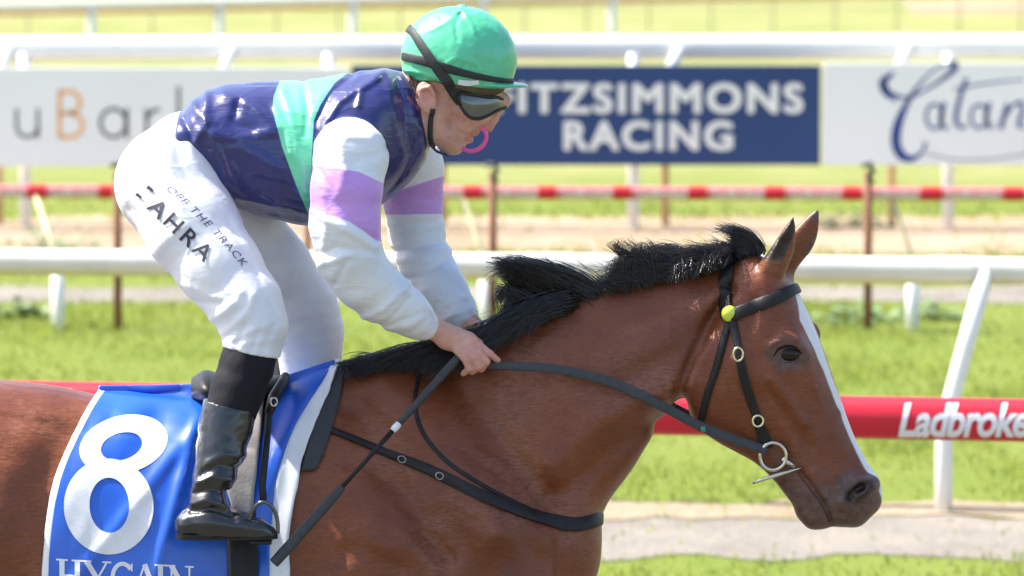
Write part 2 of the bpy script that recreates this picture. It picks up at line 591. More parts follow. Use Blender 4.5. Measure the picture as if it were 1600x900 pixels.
# ---- grass blades (uncountable)
def blades(name, n_, x0, x1, y0, y1, h, wd, mat, keep=None, dens=0.5):
    xs = rng.uniform(x0, x1, n_); ys = rng.uniform(y0, y1, n_)
    p = np.stack([xs * 1.3, ys * 0.9, np.zeros(n_)], -1)
    m = fbm(p, 3)
    ok = rng.rand(n_) < np.clip(dens + m * 1.1, 0.15, 1)
    if keep is not None: ok &= keep(xs, ys)
    xs, ys, m = xs[ok], ys[ok], m[ok]; N = len(xs)
    hh = h * (0.45 + rng.rand(N)) * (1 + .8 * np.clip(m, -0.35, 0.6))
    a = rng.uniform(0, 2 * np.pi, N); lean = rng.uniform(0.2, 0.9, N) * hh
    la = rng.uniform(0, 2 * np.pi, N)
    dx, dy = np.cos(a) * wd, np.sin(a) * wd
    lx, ly = np.cos(la) * lean, np.sin(la) * lean
    v = np.zeros((N, 5, 3))
    v[:, 0] = np.stack([xs - dx, ys - dy, 0 * xs], -1); v[:, 1] = np.stack([xs + dx, ys + dy, 0 * xs], -1)
    v[:, 2] = np.stack([xs + dx * .7 + lx * .3, ys + dy * .7 + ly * .3, hh * .6], -1); v[:, 3] = np.stack([xs - dx * .7 + lx * .3, ys - dy * .7 + ly * .3, hh * .6], -1)
    v[:, 4] = np.stack([xs + lx, ys + ly, hh], -1)
    V = v.reshape(-1, 3)
    b = np.arange(N)[:, None] * 5
    F_ = np.concatenate([b + np.array([0, 1, 2]), b + np.array([0, 2, 3]), b + np.array([3, 2, 4])])
    o = obj(name, V, F_, mat, None, True)
    # blades take the ground's upward normal softness through their material
    return tag(o, kind='stuff')
def grass_mat(name, cols):
    n = NT(name)
    a = n.noise(1.6, 4, 0.6); b = n.noise(35, 2, 0.5)
    c = n.ramp(a, [(0.32, cols[0]), (0.55, cols[1]), (0.75, cols[2])])
    c = n.mix(n.ramp(b, [(0.4, 0.0), (0.7, 0.6)]), c, cols[2])
    n.set(Base_Color=c, Roughness=0.6)
    tr = n.node('ShaderNodeBsdfTranslucent'); n.link(c, tr.inputs[0])
    mx = n.node('ShaderNodeMixShader'); mx.inputs[0].default_value = 0.55
    n.link(n.b.outputs[0], mx.inputs[1]); n.link(tr.outputs[0], mx.inputs[2])
    n.link(mx.outputs[0], n.n['Material Output'].inputs[0])
    return n.m
BL = grass_mat('grass_blades', [(0.22, 0.285, 0.040), (0.28, 0.335, 0.058), (0.34, 0.36, 0.09)])
def clear_strips(x, y):
    r = rng.rand(len(x))
    v = (y > gy(868)) & (y < gy(790)); u = (y > gy(470)) & (y < gy(452)); s_ = (y > gy(392)) & (y < gy(344))
    return ~((v | u | s_) & (r > 0.10))
blades('grass', 90000, -3.4, 3.4, gy(935), gy(452), 0.028, 0.005, BL, clear_strips)
blades('grass', 26000, -4.2, 4.2, gy(452), gy(300), 0.04, 0.007, BL, clear_strips, 0.4)

# ---- broad-leaved weeds
WEED = simple('weed_leaf', (0.16, 0.24, 0.10), 0.6, 0.3, 60)
def weed(x, y, sp, h, label, nleaf=70):
    mb = MB()
    for i in range(nleaf):
        a = random.uniform(0, 6.28); rr = sp * math.sqrt(random.random())
        cx, cy = x + math.cos(a) * rr, y + math.sin(a) * rr * 0.5
        hh = h * (1.05 - rr / sp) * random.uniform(0.35, 1.1)
        la = random.uniform(0, 6.28); L = random.uniform(0.035, 0.075)
        d = Vector((math.cos(la), math.sin(la), random.uniform(0.1, 0.7))) * L
        s_ = Vector((-math.sin(la), math.cos(la), 0)) * L * 0.35
        p = Vector((cx, cy, hh))
        mb.add([p, p + d * .5 + s_, p + d, p + d * .5 - s_], [(0, 1, 2, 3)])
        mb.add([Vector((x, y, .005)), Vector((x + .006, y, .005)), p, p + d * .1], [(0, 1, 2), (0, 2, 3)])
    o = mb.build('weed_clump', WEED)
    tag(o, label, 'weed', 'low weeds in the grass beyond the white rail')
for px, py, sp, h, lb in ((30, 497, 0.2, 0.10, 'low leafy weed clump in the grass left of the leftmost low white post'),
                          (1325, 505, 0.28, 0.11, 'leafy weed clump left of the right hand brown stake foot'),
                          (1455, 500, 0.2, 0.10, 'weed clump right of the low white post near right edge'),
                          (1330, 356, 0.3, 0.12, 'grey green tuft on the sand strip beside the right brown stake'),
                          (60, 390, 0.4, 0.12, 'weed tuft on the sand strip at far left')):
    weed((px - 800) / FPX * (gy(py) + DIST), gy(py), sp, h, lb)

# ---- rails
WHITE = simple('white_plastic', (0.78, 0.77, 0.74), 0.35, 0.05, 6, 0.05, 20)
RED = simple('red_plastic', (0.60, 0.012, 0.03), 0.32, 0.06, 8, 0.04, 15)
CREAM = simple('cream_paint', (0.62, 0.55, 0.34), 0.5, 0.12, 12)
TANP = simple('tan_paint', (0.55, 0.34, 0.18), 0.6, 0.15, 12)
RUST = simple('rusty_steel', (0.20, 0.075, 0.035), 0.75, 0.3, 40, 0.3)
BLACKP = simple('black_plastic', (0.02, 0.02, 0.02), 0.4)
TXTW = simple('white_lettering', (0.82, 0.82, 0.82), 0.45, 0.03)

def railpt(px, py, Y): return Vector(P(px, py, Y))
def yrail(py0, px0, Y):
    return P(px0, py0, Y)

def rail(name, label, Yl, Yr, pyl, pyr, rad, mat, ext=700, cat='rail', sy=0.75):
    """rail running across the picture; (Yl, pyl) hold at px=0 and (Yr, pyr) at px=1600"""
    A = Vector(P(0, pyl, Yl)); B = Vector(P(1600, pyr, Yr))
    d = (B - A).normalized()
    A2 = A - d * ext * 0.01; B2 = B + d * ext * 0.01
    root = thing(name, label, cat, ((A2 + B2) / 2).to_tuple()[:2] + (0,))
    mb = MB()
    n_ = 24
    mb.tube([A2.lerp(B2, k / n_) for k in range(n_ + 1)], rad, 20, sy)
    o = mb.build('rail_tube', mat, root)
    auto_smooth(o)
    return root, A, B, d
def goose(root, top, foot, r, matv, matg=None, bend=0.5, name='post'):
    """gooseneck: vertical foot, then leaning arm up to the rail"""
    f = Vector(foot); t = Vector(top)
    mid = Vector((f.x, f.y, f.z + (t.z - f.z) * bend))
    mb = MB()
    ptsA = [f - Vector((0, 0, 0.1)), f.lerp(mid, 0.5), mid - Vector((0, 0, 0.03))]
    ptsB = [mid + (t - mid).normalized() * 0.03, mid.lerp(t, 0.5), t]
    mb.tube([f - Vector((0, 0, .1)), f.lerp(mid, .6), mid - Vector((0, 0, .04)), mid + (t - mid) * .06, mid.lerp(t, .5), t], r, 12)
    return mb.build(name, matv, root)

# red sponsor rail just beyond the horse
REDR, A, B, dR = rail('red_rail', 'thick red sponsor rail with white lettering directly behind the horse head', gy(1120) + .12, gy(1149), 627, 657, 0.064, RED, 500, sy=0.9)
for k in (-3.4, -1.0, 2.15, 4.6):
    p = Vector(((A + B) / 2)) + dR * k
    goose(REDR, p - Vector((0, 0, 0.05)), (p.x - 0.1, p.y + 0.25, 0), 0.028, WHITE)
RT = [o for o in REDR.children if o.name.startswith('rail_tube')][0]
_v = np.array([q.co[:] for q in RT.data.vertices]) + np.array(REDR.location)
RTB = BVHTree.FromPolygons(_v.tolist(), [tuple(p.vertices) for p in RT.data.polygons])
def on_redrail(px, py):
    h, nn = onto(px, py, RTB)
    if h is not None: return h + nn * 0.002
    Y = A.y + (B.y - A.y) * px / 1600.0
    c0 = A.lerp(B, px / 1600.0)
    q = Vector(P(px, py, Y))
    dz = max(min((q.z - c0.z) / 0.064, 0.97), -0.97)
    yy = Y - 0.064 * 0.9 * math.sqrt(1 - dz * dz) - 0.002
    return P(px, py, yy)
v, f = text_mesh('Ladbrokes', 0.028, 0.28, 0.93, cell=0.1)
v2 = np.stack([1403 + v[:, 0] * 228, 683 - v[:, 1] * 53], -1)
decal('sponsor_lettering', v2, f, on_redrail, TXTW, REDR)
v2 = np.stack([-60 + v[:, 0] * 228, 662 - v[:, 1] * 53], -1)
decal('sponsor_lettering', v2, f, on_redrail, TXTW, REDR)

OFFW = simple('weathered_white_plastic', (0.60, 0.585, 0.53), 0.45, 0.12, 5, 0.08, 25)
# big white gooseneck rail
Yp = gy(803)
WR, A1, B1, d1 = rail('white_running_rail', 'cream white running rail with the tall leaning post at right', Yp + 0.9, Yp + 0.15, 407, 422, 0.048, OFFW, 600, sy=1.0)
for px0, px1 in ((-720, -660), (340, 392), (1480, 1542)):
    t = A1.lerp(B1, px1 / 1600.0); foot = P(px0, 803, 0)
    fx = (px0 - 800) / FPX * (Yp + DIST)
    fy = t.y - 0.12
    goose(WR, t - Vector((0, 0.02, 0.0)), (fx, fy, 0), 0.033, WHITE, bend=0.36)
for kk in (-300, 250, 870, 1490, 2050):
    t = A1.lerp(B1, kk / 1600); mb = MB(); mb.tube([t - d1 * .09, t + d1 * .09], .051, 20); auto_smooth(mb.build('coupler', OFFW, WR))
if True:      # low lip under the rail, as on moulded running rail
    mb = MB(); mb.tube([A1 - d1 * 6 - Vector((0, -.03, .040)), B1 + d1 * 6 - Vector((0, -.03, .040))], 0.02, 10); mb.build('rail_lip', CREAM, WR)

# striped rail at the sand track
PINK = simple('pale_pink_plastic', (0.62, 0.20, 0.22), 0.35, 0.06, 20)
Ys = gy(515)
SR, A2, B2, d2 = rail('striped_rail', 'thin red and white striped sponsor rail crossing behind the jockey', Ys + .25, Ys - .1, 299, 303, 0.033, PINK, 900)
sr_z = A2.z
STR = simple('pink_print', (0.60, 0.10, 0.13), 0.4, 0.1)
reds = [(-72, -42), (45, 74), (157, 186), (270, 298), (385, 413), (500, 528), (615, 643), (729, 757), (846, 873), (963, 990), (1080, 1108), (1199, 1229), (1320, 1348), (1441, 1473), (1569, 1600), (1692, 1722)]
for a_, b_ in reds:
    mb = MB(); mb.tube([A2.lerp(B2, a_ / 1600), A2.lerp(B2, b_ / 1600)], 0.0345, 18, 0.76)
    auto_smooth(mb.build('red_band', RED, SR))
def on_str(px, py):
    c0 = A2.lerp(B2, px / 1600.0)
    q = Vector(P(px, py, c0.y)); dz = max(min((q.z - c0.z) / 0.033, 0.95), -0.95)
    return P(px, py, c0.y - 0.033 * 0.78 * math.sqrt(1 - dz * dz) - 0.002)
v, f = text_mesh('Ladbrokes', 0.02, 0.25, 1.0, 3, cell=0.35)
for (a_, b_), (c_, d_) in zip(reds[:-1], reds[1:]):
    x0, x1 = b_ + 6, c_ - 6
    yb = 299 + 4 * (x0 / 1600)
    v2 = np.stack([x0 + v[:, 0] * (x1 - x0), yb + 8.5 - v[:, 1] * 13], -1)
    decal('sponsor_lettering', v2, f, on_str, TXTW, SR)
for px in (-582, 88, 758, 1428):
    t = A2.lerp(B2, (px - 34) / 1600.0)
    fx = (px - 800) / FPX * (Ys + DIST)
    zt = 0.30
    mb = MB(); mb.tube([(fx, Ys, -.1), (fx, Ys, zt)], 0.032, 12)
    mb.build('post', WHITE, SR)
    mb = MB(); mb.tube([(fx, Ys, zt - .002), (fx - .005, Ys, zt + .06), t], 0.012, 10)
    mb.build('brace', CREAM, SR)
# brown stakes with dark hooks
k = 0
for px in (182, 480, 770, 1358):
    Yk = Ys - 0.12
    if px == 480: Yk = gy(398)
    x = (px - 800) / FPX * (Yk + DIST)
    top = P(px, 262 if px != 480 else 330, Yk)[2]
    lb = {182: 'brown stake hidden behind the jockey seat', 480: 'thin brown stake glimpsed between jockey stomach and near forearm', 770: 'brown stake with dark hook right of the jockey sleeves under the navy board',
          1358: 'brown stake with dark hook right of the horse ears'}[px]
    st = thing('stake', lb, 'stake', (x, Yk, 0), 'rusty brown stakes by the striped rail')
    mb = MB(); mb.tube([(x, Yk, -.1), (x, Yk, top - .02)], 0.021, 10); mb.build('stake_rod', RUST, st)
    mb = MB(); mb.tube([(x - .03, Yk - .01, top + .012), (x + .01, Yk - .02, top + .02), (x + .022, Yk - .02, top - .02), (x, Yk - .025, top - .04), (x + .02, Yk - .02, top - .075)], 0.014, 8); mb.build('hook', BLACKP, st)

# upper white rail
Yb = gy(358)
TR, A3, B3, d3 = rail('upper_white_rail', 'broad bright white rail running above the sponsor boards', Yb + .45, Yb + .2, 76, 73, 0.073, WHITE, 900)
for px in (-355, -5, 345, 695, 1045, 1400, 1750):
    t = A3.lerp(B3, (px + 8) / 1600.0)
    fx = (px - 4 - 800) / FPX * (Yb + .1 + DIST)
    zb = t.z * 0.80
    mb = MB(); mb.tube([(fx, t.y - .05, -.1), (fx, t.y - .05, zb)], 0.024, 10); mb.build('post', TANP, TR)
    mb = MB(); mb.tube([(fx, t.y - .05, zb - .004), (fx + .01, t.y - .06, zb + .06), (t.x + 0.05, t.y - .08, t.z)], 0.035, 10); mb.build('post_arm', WHITE, TR)

# sponsor boards
BW = simple('board_white', (0.82, 0.84, 0.85), 0.5, 0.03, 1.5)
BN = simple('board_navy', (0.012, 0.045, 0.17), 0.45, 0.08, 1.2)
LG = simple('grey_lettering', (0.11, 0.12, 0.13), 0.5, 0.05)
LO = simple('orange_lettering', (0.85, 0.40, 0.10), 0.5, 0.05)
LB = simple('blue_lettering', (0.008, 0.04, 0.24), 0.5, 0.05)
LS = simple('steel_frame', (0.4, 0.41, 0.42), 0.4, 0.1)
Yc = Yb - 0.12
def board(label, px0, px1, py0, py1, mat):
    a = P(px0, py0, Yc); b = P(px1, py1, Yc)
    root = thing('sponsor_board', label, 'sign board', ((a[0] + b[0]) / 2, Yc, 0), 'sponsor boards on the far rail')
    mb = MB(); mb.box(((a[0] + b[0]) / 2, Yc + .012, (a[2] + b[2]) / 2), (b[0] - a[0], .024, a[2] - b[2]))
    bevel(mb.build('panel', mat, root, False), .003, 1)
    # faint seam between two sheets
    return root
def onb(px, py): return P(px, py, Yc - .0035)
b1 = board('white sponsor board reading uBark behind the jockey back', -620, 545, 105, 260, BW)
b2 = board('navy blue sponsor board with bold white racing stable lettering', 549, 1282, 102, 258, BN)
b3 = board('white sponsor board with blue script lettering at far right', 1286, 2300, 98, 258, BW)
for px in (38, 514, 990, 1483):
    x = (px - 800) / FPX * (Yb - .04 + DIST)
    p = thing('board_post', {38: 'white post under the uBark board at far left', 514: 'white post under the boards hidden by the jockey', 990: 'white post under the navy board', 1483: 'white post under the script lettered board at right'}[px], 'post', (x, Yb - .04, 0), 'white posts under the sponsor boards')
    mb = MB(); mb.tube([(x, Yb - .04, -.1), (x, Yb - .04, .45), (x, Yb - .04, 1.05)], 0.034, 12); mb.build('pole', WHITE, p)
    # letters of the left board
def letters(root, specs, mat, nm='lettering', width=None):
    for s_ in specs:
        vv = []; ff = []
        for st in s_:
            v, f = stroke_poly(st, max(8, 6 * len(st)))
            ff += [tuple(i + len(vv) for i in q) for q in f]; vv += v.tolist()
        decal(nm, np.array(vv), ff, onb, mat, root, False)
def arc(cx, cy, rx, ry, a0, a1, w_, n_=18):
    return [(cx + rx * math.cos(math.radians(a)), cy + ry * math.sin(math.radians(a)), w_) for a in np.linspace(a0, a1, n_)]
u = [[(26, 170, 5), (26, 185, 5), (26, 198, 5)], arc(42.5, 197, 16.5, 17, 180, 0, 5), [(59, 170, 5), (59, 190, 5), (59, 216, 5)]]
letters(b1, [u], LG)
Bc = [[(93, 142, 6), (93, 180, 6), (93, 215, 6)], [(92, 143, 6), (108, 143, 6)], arc(108, 160, 17, 17, -90, 90, 6), [(92, 177, 6), (110, 177, 6)], arc(110, 195.5, 19, 18.5, -90, 90, 6), [(92, 214, 6), (110, 214, 6)]]
letters(b1, [Bc], LO)
a_l = [arc(177, 192, 20, 22, 0, 360, 5.5, 30), [(198, 169, 5.5), (198, 190, 5.5), (198, 216, 5.5)]]
r_l = [[(229, 170, 5.5), (229, 190, 5.5), (229, 216, 5.5)], arc(248, 190, 18, 19, 190, 275, 5.5)]
k_l = [[(279, 135, 5.5), (279, 170, 5.5), (279, 216, 5.5)], [(306, 170, 5.5), (281, 194, 5.5)], [(288, 188, 5.5), (310, 216, 5.5)]]
Yl = [arc(-20, 192, 20, 22, 60, 300, 5.5)]
letters(b1, [a_l, r_l, k_l], LG)
# navy board
for body, x0, x1, y0, y1 in (('FITZSIMMONS', 772, 1256, 129, 178), ('RACING', 880, 1146, 188, 236)):
    v, f = text_mesh(body, 0, 0, 1.16, 4, cell=0)
    V_ = []; F_ = []
    for k, (ax, ay) in enumerate(((0, 0), (-2.6, 0), (2.6, 0), (0, -2.2), (0, 2.2), (-2, -1.6), (2, -1.6), (-2, 1.6), (2, 1.6))):      # heavy letters: thin sheets stacked in depth
        b0_ = len(V_)
        V_ += [P(x0 + 3 + q[0] * (x1 - x0 - 6) + ax, y1 - 2.5 - q[1] * (y1 - y0 - 5) + ay, Yc - .003 - .0006 * k) for q in v]
        F_ += [tuple(t + b0_ for t in q) for q in f]
    obj('lettering', V_, F_, TXTW, b2, False)
# script board
C_ = [[(1402, 158, 3), (1384, 146, 8), (1380, 128, 12), (1396, 114, 5)], [(1380, 130, 9), (1392, 146, 6), (1420, 152, 4), (1450, 138, 4), (1480, 118, 7), (1494, 103, 10), (1486, 98, 6), (1462, 108, 3), (1440, 128, 4), (1418, 160, 8), (1403, 195, 14), (1400, 225, 15), (1410, 244, 14), (1426, 248, 9), (1442, 236, 4), (1446, 222, 6)]]
a2 = [arc(1460, 182, 13, 19, 0, 360, 4.5, 20), [(1476, 160, 6), (1470, 185, 7), (1474, 200, 5), (1484, 198, 3)]]
t2 = [[(1510, 122, 6), (1498, 160, 7), (1494, 190, 7), (1502, 200, 5), (1512, 194, 3)], [(1490, 140, 3), (1530, 132, 3), (1600, 124, 2)]]
a3 = [arc(1530, 182, 13, 18, 0, 360, 4.5, 20), [(1546, 160, 6), (1541, 185, 7), (1546, 199, 5), (1554, 194, 3)]]
n2 = [[(1574, 162, 6), (1568, 185, 7), (1563, 202, 7)], [(1566, 190, 3), (1582, 166, 4), (1594, 160, 6), (1598, 172, 6), (1592, 196, 6), (1602, 200, 3)]]
letters(b3, [C_, a2, t2, a3, n2], LB)
letters(b3, [[[(1446, 240, 2), (1500, 250, 2), (1570, 246, 2), (1640, 232, 2)]]], LG)

# distant low rail and wire fence posts
Yf = gy(95)
FR, A4, B4, d4 = rail('distant_rail', 'distant low rail rising out of the picture at top left', Yf - .1, Yf + 2.5, 10, -22, 0.045, WHITE, 900)
mb = MB(); mb.tube([A4 - Vector((0, 0, .06)) - d4 * 8, B4 - Vector((0, 0, .06)) + d4 * 8], 0.03, 8); mb.build('lower_tube', TANP, FR)
for px in (-60, 137, 332, 536, 738, 940):
    t = A4.lerp(B4, px / 1600)
    mb = MB(); mb.tube([(t.x, t.y + .02, -.1), (t.x, t.y + .02, .2), t], 0.04, 10); mb.build('post', WHITE, FR)
Yw = gy(56)
WF = thing('wire_fence', 'distant fence of thin dark stakes and wires above the white rail', 'fence', (0, Yw, 0))
for px in list(range(-190, 1800, 97)):
    x = (px + 40 - 800) / FPX * (Yw + DIST)
    mb = MB(); mb.tube([(x, Yw, -.1), (x, Yw, .5), (x, Yw, 1.1)], 0.008, 6); mb.build('stake', simple('grey_steel', (.30, .30, .26), .6) if px == -190 else bpy.data.materials['grey_steel'], WF)
for z in (.28, .8):
    mb = MB(); mb.tube([(-12, Yw, z), (0, Yw, z - .01), (12, Yw, z)], 0.005, 5); mb.build('wire', bpy.data.materials['grey_steel'], WF)
print('setting', time.time() - T0)
# ================================================================== HORSE
mm = 0.0014
def H(px, py, y, r):
    p = P(px, py, 0); return (p[0], y, p[2], r)

vol = Vol(axis((P(-330, 0)[0], P(1040, 0)[0], 0.0085), (P(1040, 0)[0], P(1405, 0)[0], 0.0034)),
          axis((-0.36, -0.16, 0.008), (-0.16, 0.12, 0.0042), (0.12, 0.36, 0.009)),
          axis((-0.03, P(0, 905)[2], 0.011), (P(0, 905)[2], P(0, 300)[2], 0.0040)))
print('grid', vol.D.shape)
#            top/front      bottom/back    W     taper  ysh  yaw
trunk = [(-318, 780, -300, 920, .04, 0, 0, 0), (-300, 710, -290, 980, .13, 0, 0, 0), (-240, 645, -240, 1040, .215, .02, 0, 0), (-150, 606, -160, 1085, .265, 0, 0, 0), (-60, 592, -70, 1095, .285, -.03, 0, 0),
         (60, 600, 50, 1085, .285, -.10, 0, 0), (150, 616, 150, 1090, .28, -.12, 0, 0), (300, 628, 300, 1110, .275, -.16, 0, 0), (420, 618, 420, 1118, .255, -.25, 0, 0),
         (520, 580, 520, 1112, .235, -.34, 0, 0), (600, 573, 610, 1100, .225, -.38, 0, 0), (690, 585, 700, 1080, .215, -.30, 0, 0), (780, 640, 780, 1060, .205, -.15, 0, 0), (860, 720, 850, 1030, .175, 0, 0, 0), (905, 800, 895, 980, .12, 0, 0, 0), (917, 850, 912, 930, .06, 0, 0, 0)]
v, f = loft_rings(trunk, 90, 44, 0.92); vol.loft(v, f, 0.02)
neck = [(520, 600, 720, 1040, .15, -.2, 0, 0), (590, 574, 800, 1010, .16, -.35, 0, 0), (660, 566, 880, 935, .155, -.38, 0, 0), (735, 545, 922, 842, .135, -.40, 0, 0), (800, 513, 950, 785, .118, -.40, 0, 0), (870, 478, 985, 738, .104, -.50, 0, 0), (940, 455, 1008, 702, .096, -.54, 0, 0),
        (1010, 440, 1030, 672, .094, -.52, 0, 0), (1070, 431, 1052, 650, .090, -.42, 0, 0), (1120, 418, 1075, 628, .084, -.3, 0, 2), (1165, 400, 1100, 590, .078, -.1, 0, 6), (1185, 398, 1130, 540, .06, 0, 0, 8)]
v, f = loft_rings(neck, 80, 40, 0.95); vol.loft(v, f, 0.045)
YW = 13.0
head = [(1172, 398, 1128, 452, .045, 0, .000, YW), (1196, 403, 1104, 508, .068, .1, -.004, YW), (1222, 424, 1080, 565, .084, .2, -.008, YW), (1243, 452, 1067, 610, .092, .28, -.012, YW), (1261, 488, 1069, 641, .097, .30, -.018, YW), (1276, 522, 1088, 664, .094, .28, -.022, YW),
        (1290, 560, 1118, 687, .082, .22, -.028, YW), (1304, 600, 1150, 704, .070, .16, -.034, YW), (1319, 642, 1180, 721, .060, .12, -.040, YW), (1336, 686, 1207, 746, .054, .08, -.047, YW), (1352, 716, 1232, 777, .053, .06, -.052, YW),
        (1369, 742, 1250, 800, .053, .05, -.057, YW), (1376, 765, 1268, 812, .046, .0, -.06, YW), (1366, 788, 1292, 816, .030, 0, -.062, YW)]
v, f = loft_rings(head, 90, 44, 0.86); vol.loft(v, f, 0.012)
def hd(px, py, dy=0.0):       # head mid plane offset at a place
    return -0.06 * np.clip((py - 400) / 400.0, 0, 1) + dy
# lips, chin, nostril wing
vol.cone([H(1262, 792, hd(0, 795), .030), H(1272, 802, hd(0, 800), .028), H(1284, 806, hd(0, 800), .021)], 0.012, 1.15)
vol.cone([H(1312, 800, hd(0, 800), .027), H(1332, 795, hd(0, 800), .031), H(1352, 778, hd(0, 790), .032)], 0.015, 1.25)
vol.cone([H(1322, 778, hd(0, 780) - .040, .018), H(1345, 756, hd(0, 770) - .042, .019), H(1362, 748, hd(0, 760) - .030, .016)], 0.014)
vol.cone([H(1322, 778, hd(0, 780) + .040, .018), H(1345, 756, hd(0, 770) + .042, .019), H(1362, 748, hd(0, 760) + .030, .016)], 0.014)
# jaw disc, cheek
vol.ell(H(1128, 585, -.058, 0)[:3], (.085, .030, .105), -20, 0.03)
vol.ell(H(1128, 585, .050, 0)[:3], (.085, .030, .105), -20, 0.03)
# brow bumps
vol.ell(H(1228, 530, -.082, 0)[:3], (.034, .020, .026), -25, 0.02)
vol.ell(H(1260, 526, .068, 0)[:3], (.036, .020, .034), -35, 0.025)
# facial crest
vol.cone([H(1222, 600, -.078, .012), H(1252, 650, -.072, .009)], 0.022)
vol.cone([H(1222, 600, .062, .012), H(1252, 650, .050, .009)], 0.022)
# legs
def leg(pts): vol.cone([H(*p) for p in pts], 0.04, 1.0)
leg([(800, 940, -.13, .115), (800, 1050, -.135, .085), (835, 1150, -.13, .062), (850, 1330, -.125, .043), (852, 1375, -.125, .047), (852, 1420, -.125, .036), (850, 1560, -.125, .028), (852, 1592, -.125, .036), (868, 1645, -.125, .030), (878, 1675, -.125, .048)])
leg([(858, 900, -.085, .062), (850, 1010, -.11, .075), (845, 1120, -.12, .058)])
leg([(830, 930, .12, .11), (880, 1060, .125, .085), (960, 1170, .12, .062), (1040, 1300, .12, .043), (1052, 1335, .12, .047), (1045, 1380, .12, .035), (1000, 1500, .12, .028), (985, 1530, .12, .036), (970, 1580, .12, .030), (968, 1612, .12, .045)])
leg([(-180, 860, -.14, .18), (-150, 1010, -.15, .14), (-130, 1110, -.15, .10), (-190, 1230, -.14, .07), (-262, 1345, -.13, .05), (-262, 1390, -.13, .042), (-255, 1560, -.13, .031), (-250, 1600, -.13, .036), (-232, 1650, -.13, .030), (-225, 1678, -.13, .048)])
leg([(-170, 860, .14, .18), (-100, 1000, .15, .14), (-60, 1100, .15, .10), (-80, 1230, .14, .07), (-110, 1345, .13, .05), (-100, 1390, .13, .042), (-60, 1550, .13, .031), (-50, 1590, .13, .036), (-30, 1645, .13, .030), (-22, 1678, .13, .048)])
vol.ell(H(870, 860, -.075, 0)[:3], (.085, .075, .11), -15, 0.05)
vol.ell(H(872, 865, .075, 0)[:3], (.075, .070, .11), -15, 0.05)
vol.blur(2)
# ears: hollowed leaves
def ear(base, tip, y0, y1, wd, yaw, cut, depth):
    secs = []
    b = np.array(base, float); t = np.array(tip, float)
    d = (t - b) / np.linalg.norm(t - b); nrm = np.array([d[1], -d[0]])     # towards the face
    for u, s_ in ((-.12, .55), (0, .75), (.18, .98), (.38, 1.0), (.6, .80), (.8, .46), (.93, .20), (1.0, .05)):
        c = b + (t - b) * u
        bow = 6 * math.sin(max(u, 0) * 3.14)
        a_ = c + nrm * (wd * s_ - bow); bb = c - nrm * (wd * s_ + bow)
        secs.append((a_[0], a_[1], bb[0], bb[1], max(.026 * s_, .004), 0, y0 + (y1 - y0) * u, yaw))
    v, f = loft_rings(secs, 40, 24, 1.0); vol.loft(v, f, 0.010, band=5)
    if cut:
        c0 = b + (t - b) * .12; c1 = b + (t - b) * .55; c2 = b + (t - b) * .93
        k_ = np.array(cut)
        pts = []
        for c, r in ((c0, .010), (c1, .0135), (c2, .003)):
            pts.append(H(c[0] + k_[0], c[1] + k_[1], y0 + (y1 - y0) * .5 + depth, r))
        vol.cone(pts, 0.004, 1.3, op='s')
ear((1196, 432), (1239, 331), -.045, -.062, 18, 20, (5, 0), -.030)
ear((1222, 412), (1281, 325), .035, .030, 22, 25, None, 0)
vol.cone([H(1196, 440, -.045, .026), H(1206, 415, -.045, .020)], 0.025)
vol.cone([H(1222, 432, .035, .026), H(1232, 405, .032, .020)], 0.025)
RY[0] = -.07
# forms of the head
vol.bump(1232, 555, 17, 11, -.007, -10, -1)            # eye socket
vol.bump(1212, 508, 22, 12, -.009, -60, -1)
vol.ridge([(1205, 535), (1222, 526), (1244, 530), (1262, 548)], 8, .007, -1)
vol.ridge([(1262, 560), (1290, 640), (1316, 700)], 12, .005, -1)
vol.ridge([(1205, 590), (1228, 620), (1256, 660)], 9, .008, -1)
vol.ridge([(1195, 612), (1225, 655), (1262, 700)], 12, -.007, -1)
vol.ridge([(1150, 560), (1150, 610), (1180, 650)], 26, .006, -1)
vol.ridge([(1180, 470), (1170, 520), (1185, 560)], 12, -.006, -1)
vol.ridge([(1310, 735), (1290, 745), (1275, 735)], 8, .004, -1)            # hollow above the eye
vol.bump(1290, 640, 46, 18, -.004, 68, -1)
vol.bump(1215, 690, 60, 14, -.007, 60, -1)             # cheek hollow behind the crest
vol.bump(1180, 640, 50, 25, -.004, 60, -1)
vol.ridge([(1248, 734), (1262, 752), (1276, 772), (1290, 792), (1298, 812)], 3.2, -.013, -1)   # mouth
vol.ridge([(1272, 738), (1286, 760), (1299, 785)], 7, .003, -1)
vol.bump(1268, 770, 18, 24, .005, 0, -1)
vol.ell(P(1343, 763, -.118), (.021, .020, .0105), 33, .008, op='s')
vol.ell(P(1328, 776, -.116), (.009, .014, .0125), 20, .008, op='s')             # nostril
vol.ridge([(1316, 784), (1322, 764), (1340, 750), (1360, 748), (1368, 760)], 5, .004, -1)
vol.ridge([(1316, 640), (1290, 690), (1300, 720)], 5, .0022, -1)
vol.ridge([(1270, 600), (1292, 660), (1280, 700)], 4, .0018, -1)
# jaw back edge and throat groove
vol.ridge([(1140, 452), (1108, 510), (1080, 560), (1062, 605), (1060, 640)], 10, -.017, -1)
vol.ridge([(1118, 490), (1060, 545), (1010, 575), (960, 600)], 16, -.009, -1)
vol.bump(1115, 470, 26, 20, .008, -50, -1)
vol.bump(1020, 520, 90, 30, .005, 20, -1)
vol.ridge([(1060, 640), (1000, 660), (950, 700), (900, 745), (850, 790)], 22, -.020, 0)        # jugular groove
vol.ridge([(1075, 600), (1010, 620), (930, 660), (870, 720)], 20, .010, 0)
RY[0] = -.15
